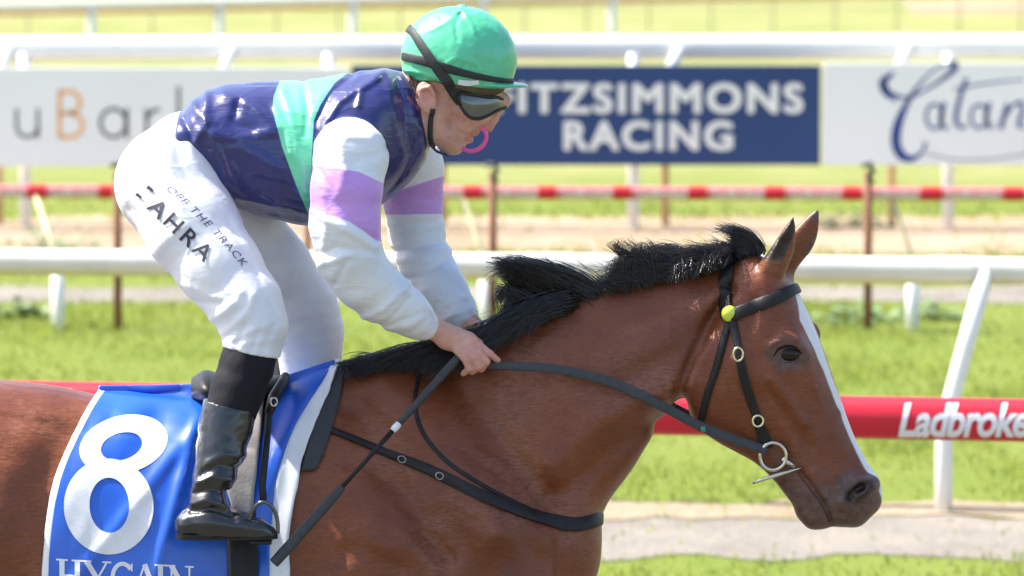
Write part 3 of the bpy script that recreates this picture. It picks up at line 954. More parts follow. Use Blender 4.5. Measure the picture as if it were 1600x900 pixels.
# shoulder and chest
vol.ridge([(690, 590), (745, 650), (800, 720), (850, 775)], 26, -.026, 0)     # in front of the shoulder blade
vol.ridge([(600, 600), (670, 660), (730, 740), (780, 820)], 34, .020, 0)
vol.ridge([(560, 650), (600, 730), (650, 800), (700, 860)], 22, -.020, 0)
vol.bump(610, 830, 70, 60, .022, -20, 0)
vol.ridge([(470, 880), (560, 850), (620, 880)], 16, -.006, 0)
vol.ridge([(880, 820), (872, 860), (876, 920)], 9, -.012, 0)
vol.bump(780, 850, 60, 50, .012, 0, 0)
vol.ridge([(690, 800), (735, 850), (750, 900)], 14, -.007, 0)
vol.bump(560, 640, 40, 40, -.006, 0, 0)
# veins and folds
for pts, a_ in (([(700, 640), (740, 700), (800, 735), (830, 790)], 0.0033), ([(640, 700), (690, 770), (740, 800)], 0.0025), ([(600, 770), (640, 810), (700, 830), (740, 900)], 0.003),
                ([(540, 830), (590, 800), (640, 830), (660, 880)], 0.003), ([(880, 640), (850, 700), (870, 760)], 0.003), ([(1150, 610), (1175, 650), (1200, 670), (1235, 668)], 0.0024), ([(1180, 590), (1200, 630), (1240, 690), (1262, 716)], 0.0021)):
    vol.ridge(pts, 5, a_, -1)
# flank behind the cloth
vol.ridge([(100, 690), (60, 760), (70, 850), (40, 930)], 34, -.012, 0)
vol.bump(-60, 680, 90, 60, .010, 0, 0)
vol.bump(30, 740, 40, 90, .008, 20, 0)
for pts, a_ in (([(560, 700), (600, 760), (610, 830)], -.005), ([(480, 760), (520, 800), (530, 870)], -.006), ([(660, 830), (700, 870), (700, 910)], -.006), ([(820, 640), (850, 700), (840, 760)], -.005),
                ([(860, 600), (890, 650), (900, 710)], -.004), ([(520, 620), (545, 660), (550, 720)], -.005), ([(820, 830), (840, 870), (835, 910)], -.006), ([(600, 640), (640, 680), (680, 700)], .004), ([(905, 500), (960, 520), (1020, 500)], -.004), ([(860, 530), (930, 560), (1000, 555)], .004)):
    vol.ridge(pts, 11, a_, -1)
RY[0] = 0.0
vol.blur(1)
HV, HQ = vol.mesh(relax=1)
HN = vnormals(HV, HQ)
# small uneven skin
pn = fbm(HV * np.array([14, 14, 9]), 3) + 1.1 * np.abs(fbm(HV @ np.array([[.8, 0, .6], [0, 1, 0], [-.6, 0, .8]]) * np.array([9, 9, 26]) + 2, 2)) * sm(-HV[:, 0], -P(1000, 0)[0], -P(900, 0)[0])
HV = HV + HN * (pn * 0.0022 * (1 - sm(HV[:, 0], P(1060, 0)[0], P(1100, 0)[0]) * .7))[:, None]
hpx, hpy = PX(HV)
del vol
# markings and a painted shoulder sheen carried as coat fields
hx, hy = hpx, hpy
nz = fbm(HV * 45, 3)
near = HV[:, 1] < 0
# the face mid line leans with the head: distance from it measured along the head's own width
ymid = hd(hx, hy) 
Lx = np.interp(hy, [452, 480, 520, 560, 600, 642, 686, 716, 742, 765, 790], [1243, 1256, 1275, 1290, 1304, 1319, 1336, 1352, 1369, 1378, 1372])
cosw = math.cos(math.radians(YW)); sinw = math.sin(math.radians(YW))
lat = (HV[:, 1] - ymid) * cosw + (hx - Lx) * mm * sinw * 0.6
frontness = (Lx - hx)
bw = np.interp(hy, [448, 462, 500, 540, 580, 640, 700, 740, 765, 785], [.001, .018, .032, .025, .016, .015, .018, .028, .030, .006])
bc = np.interp(hy, [450, 500, 560, 640, 700, 760], [-.004, -.022, -.024, -.012, -.006, 0])
blaze = (bw - np.abs(lat - bc)) / .03
blaze = np.where((hy > 448) & (hy < 788) & (frontness < 75) & (hx > 1150), blaze, -1) + nz * 0.05
muz = np.maximum(sm(hy - (hx - 1300) * .25 + nz * 26, 722, 790), sm(-np.hypot((hx - 1338) / 1.15, hy - 768) + nz * 8, -42, -26)) * (hx > 1180)
muz = np.maximum(muz, 0)
eyed = sm(-np.hypot((hx - 1232) / 1.5, (hy - 553)) + nz * 6, -34, -14) * (hx > 1150) * near
leg_d = sm(hy + nz * 30, 1220, 1330)
earin = sm(-(np.abs((hx - (1196 + (432 - hy) * .426) - 1))) + nz * 2, -17, -13) * sm(-hy + nz * 8, -412, -400) * (hy < 432) * (hy > 320) * (HV[:, 1] < -0.02) * (hx > 1185)
eartip = sm(-hy, -352, -332) * (hx > 1200)
farrim = sm(hx - (1226 + (412 - hy) * .70), 13, 17) * (hy < 400) * (HV[:, 1] > 0)
dark = np.clip(np.maximum.reduce([muz * .72, eyed * .75, leg_d, earin, eartip * .9, farrim * .8]), 0, 1)
# pale sheen painted over the shoulder, along with random paler patches
sheen_tone = np.clip(fbm(HV * 7 + 3, 3) * 2.6 + .55 * sm(-np.hypot(hx - 860, hy - 660), -190, -40), 0, 1)
nose_in = sm(-np.hypot(((hx - 1341) * .8 - (hy - 767) * .6) / 1.8, ((hx - 1341) * .6 + (hy - 767) * .8)), -22, -10) * near * (hx > 1250)
nose_in = np.maximum(nose_in, earin)

n = NT('bay_coat')
tc = n.node('ShaderNodeTexCoord').outputs['Object']
a = n.noise(2.2, 5, 0.6, tc); b = n.noise(60, 5, 0.75, tc, (1, 1, 3.5, 0, 0.6, 0)); b2 = n.noise(190, 3, 0.7, tc, (1, 1, 4.0, 0, 0.7, 0))
c = n.ramp(a, [(0.3, (0.108, 0.024, 0.008)), (0.5, (0.178, 0.044, 0.014)), (0.72, (0.275, 0.080, 0.026))])
c = n.mix(n.ramp(b, [(0.36, 0.45), (0.6, 0.0)]), c, (0.055, 0.012, 0.005))
c = n.mix(n.math('MULTIPLY', n.attr('sheen_tone'), n.ramp(b, [(0.4, 0.0), (0.62, 0.55)])), c, (0.24, 0.115, 0.075))  # greyish pink sheen mixed into the coat colour
mv = n.ramp(n.noise(55, 4, .6, tc), [(0.3, (0.022, 0.018, 0.018)), (0.7, (0.11, 0.090, 0.084))])
c = n.mix(n.attr('dark'), c, mv)
c = n.mix(n.attr('nostril'), c, (0.010, 0.006, 0.006))
c = n.mix(n.step(n.attr('blaze'), 0.10), c, (0.72, 0.68, 0.68))
skin = n.noise(16, 4, 0.6, tc, (1, 1, 2.6, 0, .55, 0))
bh = n.math('ADD', n.math('MULTIPLY', skin, 3.2), n.math('ADD', b, n.math('MULTIPLY', b2, 0.6)))
n.bump(bh, 0.32, 0.0035)
n.set(Base_Color=c, Roughness=n.ramp(b, [(0.3, 0.32), (0.7, 0.46)]))
n.b.inputs['Specular IOR Level'].default_value = 0.55
n.b.inputs['Specular Tint'].default_value = (1.0, .80, .70, 1)
n.b.inputs['Coat Weight'].default_value = 0.06; n.b.inputs['Coat Roughness'].default_value = 0.30
n.b.inputs['Sheen Weight'].default_value = 0.05
n.b.inputs['Sheen Roughness'].default_value = 0.4
COAT = n.m

horse = thing('racehorse', 'bay racehorse with black mane and a white blaze, ridden to the right', 'horse', (0, 0, 0))
HB = obj('body', HV, HQ, COAT, horse, True, {'dark': dark, 'blaze': blaze, 'sheen_tone': sheen_tone, 'nostril': nose_in})
HT = bvh_of(HV, HQ)
print('horse', len(HV), time.time() - T0)

# ---- eyes
n = NT('horse_eye'); n.set(Base_Color=n.ramp(n.noise(60), [(0.3, (0.004, 0.002, 0.002)), (0.7, (0.012, 0.006, 0.005))]), Roughness=0.12)
n.b.inputs['Specular IOR Level'].default_value = 0.35
EYE = n.m
LID = simple('eyelid', (0.020, 0.010, 0.008), 0.8, 0.2, 80, spec=0.15)
def uvs(c, r, mat, name, parent, ang=0.0, seg=24):
    vs = []; fs = []
    for i in range(seg // 2 + 1):
        t = math.pi * i / (seg // 2)
        for k in range(seg):
            p_ = 2 * math.pi * k / seg
            x, y, z = r[0] * math.sin(t) * math.cos(p_), r[1] * math.sin(t) * math.sin(p_), r[2] * math.cos(t)
            ca, sa = math.cos(ang), math.sin(ang)
            vs.append((c[0] + x * ca + z * sa, c[1] + y, c[2] - x * sa + z * ca))
    for i in range(seg // 2):
        for k in range(seg):
            fs.append((i * seg + k, (i + 1) * seg + k, (i + 1) * seg + (k + 1) % seg, i * seg + (k + 1) % seg))
    return obj(name, vs, fs, mat, parent)
h, hn = onto(1231, 553, HT)
uvs((h.x, h.y + .0045, h.z), (.0255, .0140, .0165), EYE, 'eye', horse, 0.12)
mb = MB()
up = [(1209, 557), (1216, 546), (1229, 541), (1243, 543), (1253, 553)]
lo = [(1209, 556), (1220, 564), (1233, 567), (1245, 562), (1252, 552)]
for ln, rr, dy in ((up, .0034, .001), (lo, .0020, .003)):
    S_ = spl(ln, 14); pts = []
    for q in S_:
        hh, n_ = onto(q[0], q[1], HT); pts.append((hh.x, hh.y + dy - 0.001, hh.z))
    mb.tube(pts, [rr * (0.3 + .7 * math.sin(math.pi * (i + .5) / 14)) for i in range(14)], 8)
mb.build('eyelid', LID, horse)
uvs((P(1268, 0)[0], .085, P(0, 545)[2]), (.020, .014, .016), EYE, 'eye', horse, 0.15)

# ---- hair
n = NT('black_hair')
n.set(Base_Color=n.ramp(n.noise(120, 2, .5), [(0.35, (0.006, 0.005, 0.006)), (0.7, (0.022, 0.018, 0.018))]), Roughness=0.30)
n.b.inputs['Specular IOR Level'].default_value = 0.9
HAIR = n.m
class Hair:
    def __init__(s): s.V = []; s.F = []; s.n = 0
    def strands(s, R, seg=9, r0=.0011, r1=.0002):
        """R: array (N, k, 3) control points -> tapered three sided strands"""
        N, k, _ = R.shape
        t = np.linspace(0, 1, seg)
        tt = t[None, :] * (1 - .38 * rng.rand(N, 1) ** 1.8)
        if k == 3:
            w_ = np.stack([(1 - tt) ** 2, 2 * tt * (1 - tt), tt * tt], -1)
        else:
            w_ = np.stack([(1 - tt) ** 3, 3 * tt * (1 - tt) ** 2, 3 * tt * tt * (1 - tt), tt ** 3], -1)
        C = np.einsum('nsk,nkc->nsc', w_, R)
        ph = rng.rand(N, 1, 1) * 6.28; fr = rng.uniform(3, 7, (N, 1, 1))
        am = rng.uniform(0.0, .0035, (N, 1, 1)) * t[None, :, None]
        C = C + am * np.concatenate([np.sin(t[None, :, None] * fr + ph), np.cos(t[None, :, None] * fr * 1.2 + ph), np.sin(t[None, :, None] * fr * .8 + ph * 2)], -1)
        rr = (r0 + (r1 - r0) * t ** 1.5)[None, :, None] * rng.uniform(.6, 1.5, (N, 1, 1))
        T = np.gradient(C, axis=1); T /= np.linalg.norm(T, axis=2, keepdims=True) + 1e-9
        U = np.cross(T, np.array([0.3, 1.0, 0.2])); U /= np.linalg.norm(U, axis=2, keepdims=True) + 1e-9
        W = np.cross(T, U)
        rings = [C + rr * (U * math.cos(a_) + W * math.sin(a_)) for a_ in (0, 2.094, 4.189)]
        V = np.stack(rings, 2).reshape(-1, 3)                 # N, seg, 3
        base = (np.arange(N)[:, None, None] * seg + np.arange(seg - 1)[None, :, None]) * 3
        kk = np.arange(3)[None, None, :]; k2 = (kk + 1) % 3
        F_ = np.stack([base + kk, base + k2, base + 3 + k2, base + 3 + kk], -1).reshape(-1, 4)
        s.V.append(V); s.F.append(F_ + s.n); s.n += len(V)
    def build(s, name, parent):
        return obj(name, np.concatenate(s.V), np.concatenate(s.F), HAIR, parent, True)
crest = spl([(1180, 398), (1160, 402), (1120, 418), (1070, 431), (1010, 440), (940, 455), (870, 478), (800, 513), (735, 545), (680, 562), (620, 572), (560, 577), (530, 578)], 400)
cr_s = np.concatenate([[0], np.cumsum(np.hypot(np.diff(crest[:, 0]), np.diff(crest[:, 1])))])
def crestp(x):
    return np.interp(x, crest[::-1, 0], crest[::-1, 1])
def clumped(N, nc, fn, spread):
    """fn(i_clump) -> control rows (px, py, Y); strands scatter round them"""
    out = []
    for c_ in range(nc):
        base = np.array(fn(c_), float)
        m = N // nc
        k_ = len(base)
        sc = np.linspace(1.0, 0.8, k_)[None, :, None]
        lo = np.array([.25, .6, 1.0, 2.0])[-k_:][None, :, None]
        j = rng.normal(0, 1, (m, 1, 3)) * sc * np.array(spread) + rng.normal(0, .5, (m, k_, 3)) * lo * np.array(spread)
        q = base[None] + j
        out.append(PA(q[..., 0], q[..., 1], q[..., 2]))
    return np.concatenate(out)
U = rng.uniform
hair = Hair()
# tuft A: behind the poll, thrown up and curling back
def fA(i):
    x = U(955, 1150); y = crestp(x) + U(-2, 8); s_ = U(.5, 1.0)
    Y0 = U(-.03, .03)
    top = U(10, 60) * np.interp(x, [950, 990, 1060, 1100, 1125, 1150], [.7, 1.0, .95, .8, .55, .35])
    xe = max(x - U(60, 120), 918 + 85 * U(0, 1)); top *= np.interp(xe, [918, 960, 1000], [.35, .8, 1.0]); return [(x, y, Y0), (x - U(0, 10), y - top * .9, Y0 * 1.2), (x * .55 + xe * .45, y - top * 1.25, Y0 * 1.2), (xe, crestp(xe) - top * U(.3, 1.05) - U(0, 8), Y0 * 1.2 + U(-.01, .02))]
hair.strands(clumped(3600, 200, fA, (4, 4, .008)), 10, .0010)
def fA2(i):      # falls on the near side just below the crest
    x = U(1075, 1150); y = crestp(x) - U(0, 10)
    return [(x, y, -.01), (x - U(0, 12), y - U(12, 30), -.045), (x - U(5, 30), y + U(-12, 4), -.062), (x - U(10, 45), y + U(0, 18), -.075)]
hair.strands(clumped(600, 50, fA2, (4, 3, .006)), 10, .0009)
def fA3(i):      # wisps at its back end
    x = U(985, 1030); y = crestp(x) - U(30, 55)
    return [(x, y + 25, 0), (x - 15, y, -.01), (x - U(35, 60), y - U(0, 16), -.01), (U(955, 990), U(368, 384) + U(0, 8), -.02)]
hair.strands(clumped(160, 16, fA3, (4, 3, .01)), 12, .0007)
# grey sheen hair where the headpiece ruffles it
def fA4(i):
    x = U(1115, 1160); y = crestp(x)
    return [(x, y, U(-.03, .03)), (x - U(0, 8), y - U(8, 20), U(-.04, .02)), (x - U(12, 30), y - U(12, 30), -.02), (x - U(30, 70), y - U(8, 36), U(-.04, .02))]
hair.strands(clumped(700, 45, fA4, (4, 4, .01)), 10, .0008)
# tuft B: long lock flying back
def fB(i):
    v_ = U(0, 1) ** .8; x = 942 - 150 * v_ + U(-12, 12); y = crestp(x) + U(-2, 7)
    tx, ty = (772 + 34 * v_ + U(-6, 26), 403 + 70 * v_ ** 1.3 + U(-3, 9))
    return [(x, y, U(-.02, .02)), (x - 26, y - U(16, 34) * (1 - .5 * v_), U(-.02, .01)), ((x + tx) / 2 - 12, (y + ty) / 2 - U(6, 30) * (1 - .55 * v_), -.01), (tx, ty, -.02 + U(-.03, .03))]
hair.strands(clumped(4600, 150, fB, (4, 4, .008)), 11, .0011)
def fB5(i):
    return [(U(830, 860), U(425, 455), -.03), (U(800, 815), U(405, 430), -.04), (U(780, 795), U(400, 425), -.04), (U(752, 778), U(396, 450), -.05)]
q = np.array([fB5(i) for i in range(160)]); hair.strands(PA(q[..., 0], q[..., 1], q[..., 2]), 11, .0007)
def fB2(i):
    x = U(845, 940); y = crestp(x)
    return [(x, y, 0), (x - 25, y - U(24, 34), -.02), (x - 50, y - U(30, 46), -.03), (U(768, 850), U(402, 418), -.04 + U(-.02, .02))]
hair.strands(clumped(1300, 50, fB2, (4, 4, .008)), 11, .0011)
def fB3(i):      # dark mass beside the hands
    x = U(745, 905); y = crestp(x) - U(-14, 4)
    return [(x, y, -.015), (x - 25, y - U(0, 16), -.06), (x - 60, y + U(4, 20), -.07), (x - U(70, 120), y + U(24, 60), -.08)]
hair.strands(clumped(2600, 150, fB3, (6, 6, .008)), 11, .0011)
def fB4(i):      # loose curls hanging by the wrists
    return [(U(800, 840), U(455, 480), -.04), (U(775, 800), U(425, 460), -.05), (U(755, 780), U(440, 470), -.05), (U(775, 800), U(470, 500), -.06)]
hair.strands(clumped(160, 20, fB4, (4, 4, .01)), 12, .0008)
# along the withers
def fC(i):
    x = U(590, 770); y = crestp(x) - U(-4, 6)
    return [(x, y, U(-.02, .01)), (x - 30, y - np.interp(x, [590, 660, 720, 770], [4, 22, 26, 10]) * U(.5, 1.1), -.03), (x - 70, y - U(0, 16), -.06), (max(x - U(90, 140), 545), crestp(max(x - 110, 545)) + U(-6, 12), -.075)]
hair.strands(clumped(3600, 130, fC, (7, 3, .008)), 11, .0012)
def fF(i):      # flyaways
    x = U(830, 1150); y = crestp(x) - U(10, 45)
    return [(x, y + 20, U(-.03, .02)), (x - 22, y - 8, 0), (x - U(35, 80), y - U(0, 22), U(-.03, .02))]
q = np.array([fF(i) for i in range(90)]); hair.strands(PA(q[..., 0], q[..., 1], q[..., 2]), 10, .0005)
hair.build('mane', horse)
fl = Hair()
def fD(i):
    v_ = U(0, 1); x0 = 1192 - 34 * v_; y0 = 392 + 8 * v_
    return [(x0, y0, U(-.03, .02)), (x0 - U(2, 8), y0 - 24 + 10 * v_, U(-.04, .01)), (x0 - 28, y0 - 36 + 22 * v_, -.02), (1128 + 22 * v_ + U(-8, 8), 353 + 34 * v_ + U(-4, 6), U(-.04, .01))]
fl.strands(clumped(800, 50, fD, (3, 3, .006)), 10, .0009)
def fD2(i):
    return [(U(1150, 1175), U(362, 380), -.01), (U(1130, 1150), U(352, 364), -.01), (U(1108, 1125), U(345, 366), -.01)]
q = np.array([fD2(i) for i in range(60)]); fl.strands(PA(q[..., 0], q[..., 1], q[..., 2]), 10, .0006)
fl.build('forelock', horse)
tl = Hair()
def fT(i):
    x = U(-325, -300)
    return [(-300, U(690, 710), U(-.02, .02)), (x - 50, 720, U(-.03, .03)), (x - 70, 900, U(-.06, .06)), (x - U(20, 90), U(1150, 1380), U(-.07, .07))]
tl.strands(clumped(1800, 60, fT, (6, 6, .01)), 12, .0016)
tl.build('tail', horse)
print('hair', time.time() - T0)
# ================================================================== TACK
LEATHER = simple('black_leather', (0.014, 0.012, 0.012), 0.45, 0.25, 50, 0.25, 220, spec=0.28)
WEB = simple('grey_black_rubber', (0.035, 0.036, 0.038), 0.55, 0.2, 90, 0.4, 500)
STEEL = simple('bit_steel', (0.62, 0.58, 0.50), 0.22, 0.05, 30, metal=1.0)
BRASS = simple('pale_brass', (0.75, 0.66, 0.42), 0.28, 0.05, 30, metal=1.0)

DSTEEL = simple('worn_steel', (.30, .29, .27), .35, .1, 30, metal=1.0)

def onto_far(px, py, tree=None):
    d = camray(px, py)
    h = (tree or HT).ray_cast(CAMV + d * 22, -d)
    if h[0] is None: return None, None
    nn = h[1]
    if nn.dot(d) < 0: nn = -nn
    return h[0], nn

def ribbon(name, P3, N3, wpx, th, mat, parent, closed=False):
    """flat strap along 3-D points with outward normals; width in picture px"""
    P3 = np.array(P3, float); N3 = np.array(N3, float)
    n_ = len(P3)
    for _ in range(2):
        P3[1:-1] = (P3[:-2] + 2 * P3[1:-1] + P3[2:]) / 4; N3[1:-1] = (N3[:-2] + 2 * N3[1:-1] + N3[2:]) / 4
    T = np.gradient(P3, axis=0); T /= np.linalg.norm(T, axis=1, keepdims=True) + 1e-9
    N3 -= T * (N3 * T).sum(1, keepdims=True); N3 /= np.linalg.norm(N3, axis=1, keepdims=True) + 1e-9
    S = np.cross(T, N3)
    w_ = np.asarray(wpx, float) * mm / 2
    if w_.ndim == 0: w_ = np.full(n_, float(w_))
    prof = [(-1, 0), (-1, .6), (-.8, 1), (0, 1.12), (.8, 1), (1, .6), (1, 0)]
    V = np.stack([P3 + S * (w_ * a_)[:, None] + N3 * (th * b_) for a_, b_ in prof], 1).reshape(-1, 3)
    m = len(prof)
    F_ = [(i * m + k, i * m + (k + 1) % m, (i + 1) * m + (k + 1) % m, (i + 1) * m + k) for i in range(n_ - 1) for k in range(m)]
    F_ += [tuple(range(m)), tuple((n_ - 1) * m + k for k in range(m))[::-1]]
    o = obj(name, V, F_, mat, parent, True)
    auto_smooth(o, 50)
    return o

def path3(pts, off, tree=None, n_=60, far=False, ymin=None):
    S = spl(pts, n_)
    out = []; nn = []
    fn = onto_far if far else onto
    for r in S:
        h, q = fn(r[0], r[1], tree or HT)
        out.append(None if h is None else h + q * off); nn.append(q)
    idx = [i for i, o in enumerate(out) if o is not None]
    for i in range(n_):
        if out[i] is None:
            j = min(idx, key=lambda a_: abs(a_ - i))
            y = out[j].y
            out[i] = Vector(P(S[i][0], S[i][1], y)); nn[i] = nn[j]
    return [tuple(o) for o in out], [tuple(q) for q in nn], S

def strap(name, pts, wpx, mat, parent, off=.002, th=.004, far=False, n_=60, tree=None):
    """pts rows (px, py[, width])"""
    p3, n3, S = path3(pts, off, tree, n_, far)
    w_ = S[:, 2] if S.shape[1] > 2 else wpx
    return ribbon(name, p3, n3, w_, th, mat, parent)

def strap_loop(name, pts, mat, parent, off=.002, th=.004, n_=50):
    """near side run, over the edge, then back along the far side (mirrored by ray)"""
    a, na, S = path3(pts, off, None, n_, False)
    b, nb, _ = path3(pts, off, None, n_, True)
    w_ = S[:, 2] if S.shape[1] > 2 else np.full(n_, 12.)
    return ribbon(name, a + b[::-1], na + nb[::-1], np.concatenate([w_, w_[::-1]]), th, mat, parent)

# ---- bridle
br = thing('bridle', 'black leather race bridle with silver ring bit and lime button on the bay head', 'bridle', (0, 0, 0))
strap_loop('headpiece', [(1139, 494, 24), (1135, 470, 25), (1134, 445, 25), (1137, 430, 23), (1140, 420, 20)], LEATHER, br, .006, .005)
strap('cheekpiece', [(1142, 492, 14), (1149, 520, 13), (1154, 545, 12), (1160, 580, 14), (1171, 618, 14), (1183, 655, 14), (1192, 680, 20), (1200, 700, 18)], 12, LEATHER, br, .004, .004)
strap('cheekpiece', [(1142, 492), (1149, 520), (1154, 545), (1160, 580), (1171, 618), (1183, 655), (1200, 700)], 12, LEATHER, br, .004, .004, far=True)
strap_loop('browband', [(1144, 494, 19), (1170, 483, 20), (1200, 472, 20), (1226, 460, 19), (1240, 453, 17), (1247, 450, 16)], LEATHER, br, .006, .005)
strap('throatlash', [(1140, 500), (1129, 540), (1118, 580), (1106, 615), (1098, 648), (1092, 668)], 11, LEATHER, br, .003, .004)
strap('throatlash', [(1140, 500), (1129, 540), (1118, 580), (1106, 615), (1098, 648), (1092, 668)], 11, LEATHER, br, .003, .004, far=True)
n = NT('lime_enamel'); tcx = n.node('ShaderNodeTexCoord').outputs['Object']
n.set(Base_Color=n.ramp(n.noise(40), [(0.3, (0.50, 0.62, 0.03)), (0.7, (0.62, 0.72, 0.06))]), Roughness=0.12); n.b.inputs['Coat Weight'].default_value = 1.0
h, hn = onto(1140, 490, HT)
uvs((h.x, h.y - .008, h.z), (.0185, .012, .0185), n.m, 'rosette', br)
def ring3(c, rx, rz, tr, mat, name, parent, a0=0, a1=360, tiltv=0.0, rot=0.0, n_=36):
    mb = MB(); pts = []
    for a_ in np.linspace(math.radians(a0), math.radians(a1), n_):
        x = rx * math.cos(a_); z = rz * math.sin(a_)
        ca, sa = math.cos(rot), math.sin(rot)
        pts.append((c[0] + x * ca - z * sa, c[1] + x * tiltv, c[2] + x * sa + z * ca))
    mb.tube(pts, tr, 10, cap=(a1 - a0) < 359)
    return mb.build(name, mat, parent)
for px, py, rx, rz in ((1153, 553, .0105, .0145), (1184, 657, .0115, .012)):
    h, hn = onto(px, py, HT)
    ring3((h.x, h.y - .012, h.z), rx, rz, .0028, BRASS, 'buckle', br)
h, hn = onto(1203, 712, HT)
BR = Vector((P(1208, 0)[0], h.y - .016, P(0, 713)[2]))
BR = Vector(P(1208, 713, h.y - .016))
ring3(BR, .0285, .0300, .0042, STEEL, 'bit_ring', br)
hf, _ = onto_far(1203, 712)
ring3((BR.x + .02, hf.y + .016, BR.z), .0285, .03, .0042, STEEL, 'bit_ring', br)
mb = MB(); yb_ = BR.y - .010
mb.tube([P(1176, 755, yb_ - .004), P(1192, 749, yb_ - .004), P(1222, 740, yb_), P(1252, 731, yb_ + .008)], [.0030, .0042, .0042, .0030], 8); mb.build('bit_bar', STEEL, br)
mb = MB(); mb.tube([P(1222, 716, BR.y), P(1236, 726, BR.y + .006), P(1252, 735, BR.y + .03), (BR.x + .06, -.05, BR.z - .03), (BR.x + .05, .02, BR.z - .03), (BR.x + .03, hf.y + .014, BR.z)], .0058, 10); mb.build('mouthpiece', STEEL, br)
# reins
rp = [(1198, 704, 15), (1150, 688, 15), (1098, 668, 15), (1050, 643, 15), (1000, 617, 15), (950, 596, 15), (900, 583, 15), (850, 575, 15), (800, 572, 13), (770, 571, 12), (742, 568, 11), (722, 560, 10)]
p3, n3, S = path3(rp, .012, None, 90)
p3 = np.array(p3); yy = p3[:, 1].copy()
for i, r in enumerate(S):      # taut line in front of the neck
    t_ = (1198 - r[0]) / (1198 - 722.)
    yl = BR.y * (1 - t_) + (-.128) * t_
    yy[i] = min(yy[i], yl)
for _ in range(12): yy[1:-1] = (yy[:-2] + 2 * yy[1:-1] + yy[2:]) / 4
yy[-14:] = np.linspace(yy[-15], -.128, 14)
p3 = PA(S[:, 0], S[:, 1], yy)
ribbon('rein', p3, [(0, -1, .25)] * 90, S[:, 2], .004, WEB, br)
p3f = PA(S[:, 0] + 6, S[:, 1] - 4, np.interp(S[:, 0], [722, 1000, 1198], [.06, .13, hf.y + .016]))
ribbon('rein', p3f, [(0, 1, .25)] * 90, S[:, 2], .004, WEB, br)
mb = MB(); q = P(1099, 671, np.interp(1099, S[::-1, 0], yy[::-1]) - .006); mb.box(q, (.011, .006, .013)); bevel(mb.build('keeper', simple('green_keeper', (.03, .22, .12), .4), br), .002)

# ---- breastplate
bp = thing('breastplate', 'black leather breastplate strap round the bay chest', 'breastplate', (0, 0, 0))
near_ = [(424, 655, 9), (470, 657, 10), (530, 678, 11), (590, 702, 12), (640, 722, 15), (700, 748, 17), (760, 778, 19), (830, 805, 22), (880, 818, 23), (905, 820, 22)]
xe = 905.0
while onto(xe + 1, 819 - (xe - 905) * .25, HT)[0] is not None: xe += 1
near_.append((xe - 4, 819 - (xe - 909) * .25, 21)); near_.append((xe, 818 - (xe - 905) * .25, 20))
strap_loop('chest_strap', near_, LEATHER, bp, .003, .005, 90)
strap('neck_strap', [(655, 585), (648, 630), (660, 675), (695, 718), (740, 750), (790, 778), (830, 797)], 6.5, LEATHER, bp, .001, .003)
for px, py, r_ in ((628, 717, -.42), (687, 743, -.5)):
    h, hn = onto(px, py, HT)
    ring3((h.x, h.y - .010, h.z), .0085, .0070, .0018, DSTEEL, 'buckle', bp, rot=r_)

# ---- cloths
def back_hit(px, py, off):
    h, q = onto(px, py, HT)
    if h is not None: return h + q * off
    y = py
    while h is None and y < py + 120:
        y += 1.5; h, q = onto(px, y, HT)
    return Vector((P(px, py, h.y)[0], h.y, P(px, py, h.y)[2] + off * .6))

def patch(name, Lc, Rc, rows, cols, off, mat, parent, fold=None, thick=.003, attrs=None, far=True):
    L_ = spl(Lc, rows); R_ = spl(Rc, rows)
    near = np.zeros((rows, cols, 3)); pxs = np.zeros((rows, cols, 2))
    for i in range(rows):
        for j in range(cols):
            t_ = j / (cols - 1)
            x = L_[i, 0] * (1 - t_) + R_[i, 0] * t_; y = L_[i, 1] * (1 - t_) + R_[i, 1] * t_
            h = back_hit(x, y, off)
            near[i, j] = h; pxs[i, j] = (x, y)
    for i in range(0, 6):
        for _ in range(40 - 6 * i):
            near[i, 1:-1] = (near[i, :-2] + 2 * near[i, 1:-1] + near[i, 2:]) / 4
    # cloth bridges hollows
    for _ in range(6):
        near[1:-1, 1:-1, 1] = (near[:-2, 1:-1, 1] + near[2:, 1:-1, 1] + near[1:-1, :-2, 1] + near[1:-1, 2:, 1]) / 4 - .0004
    if fold is not None:
        near[..., 1] -= fold(pxs[..., 0], pxs[..., 1])
    V = near.reshape(-1, 3); 
    F_ = [(i * cols + j, i * cols + j + 1, (i + 1) * cols + j + 1, (i + 1) * cols + j) for i in range(rows - 1) for j in range(cols - 1)]
    if far:
        b = len(V); W = V.copy(); W[:, 1] *= -1
        V = np.concatenate([V, W])
        F_ += [tuple(b + k for k in q[::-1]) for q in list(F_)]
        # over the back: an arch joins the two upper edges
        steps = 6; prev = [j for j in range(cols)]
        for s_ in range(1, steps):
            t_ = s_ / steps; ids = []
            ring = near[0].copy(); ring[:, 1] *= (1 - 2 * t_); ring[:, 2] += .012 * math.sin(math.pi * t_)
            base = len(V); V = np.concatenate([V, ring]); ids = [base + j for j in range(cols)]
            F_ += [(ids[j], ids[j + 1], prev[j + 1], prev[j]) for j in range(cols - 1)]
            prev = ids
        ids = [b + j for j in range(cols)]
        F_ += [(ids[j], ids[j + 1], prev[j + 1], prev[j]) for j in range(cols - 1)]
    o = obj(name, V, F_, mat, parent, True)
    md = o.modifiers.new('thickness', 'SOLIDIFY'); md.thickness = thick; md.offset = 0
    return o, near, pxs

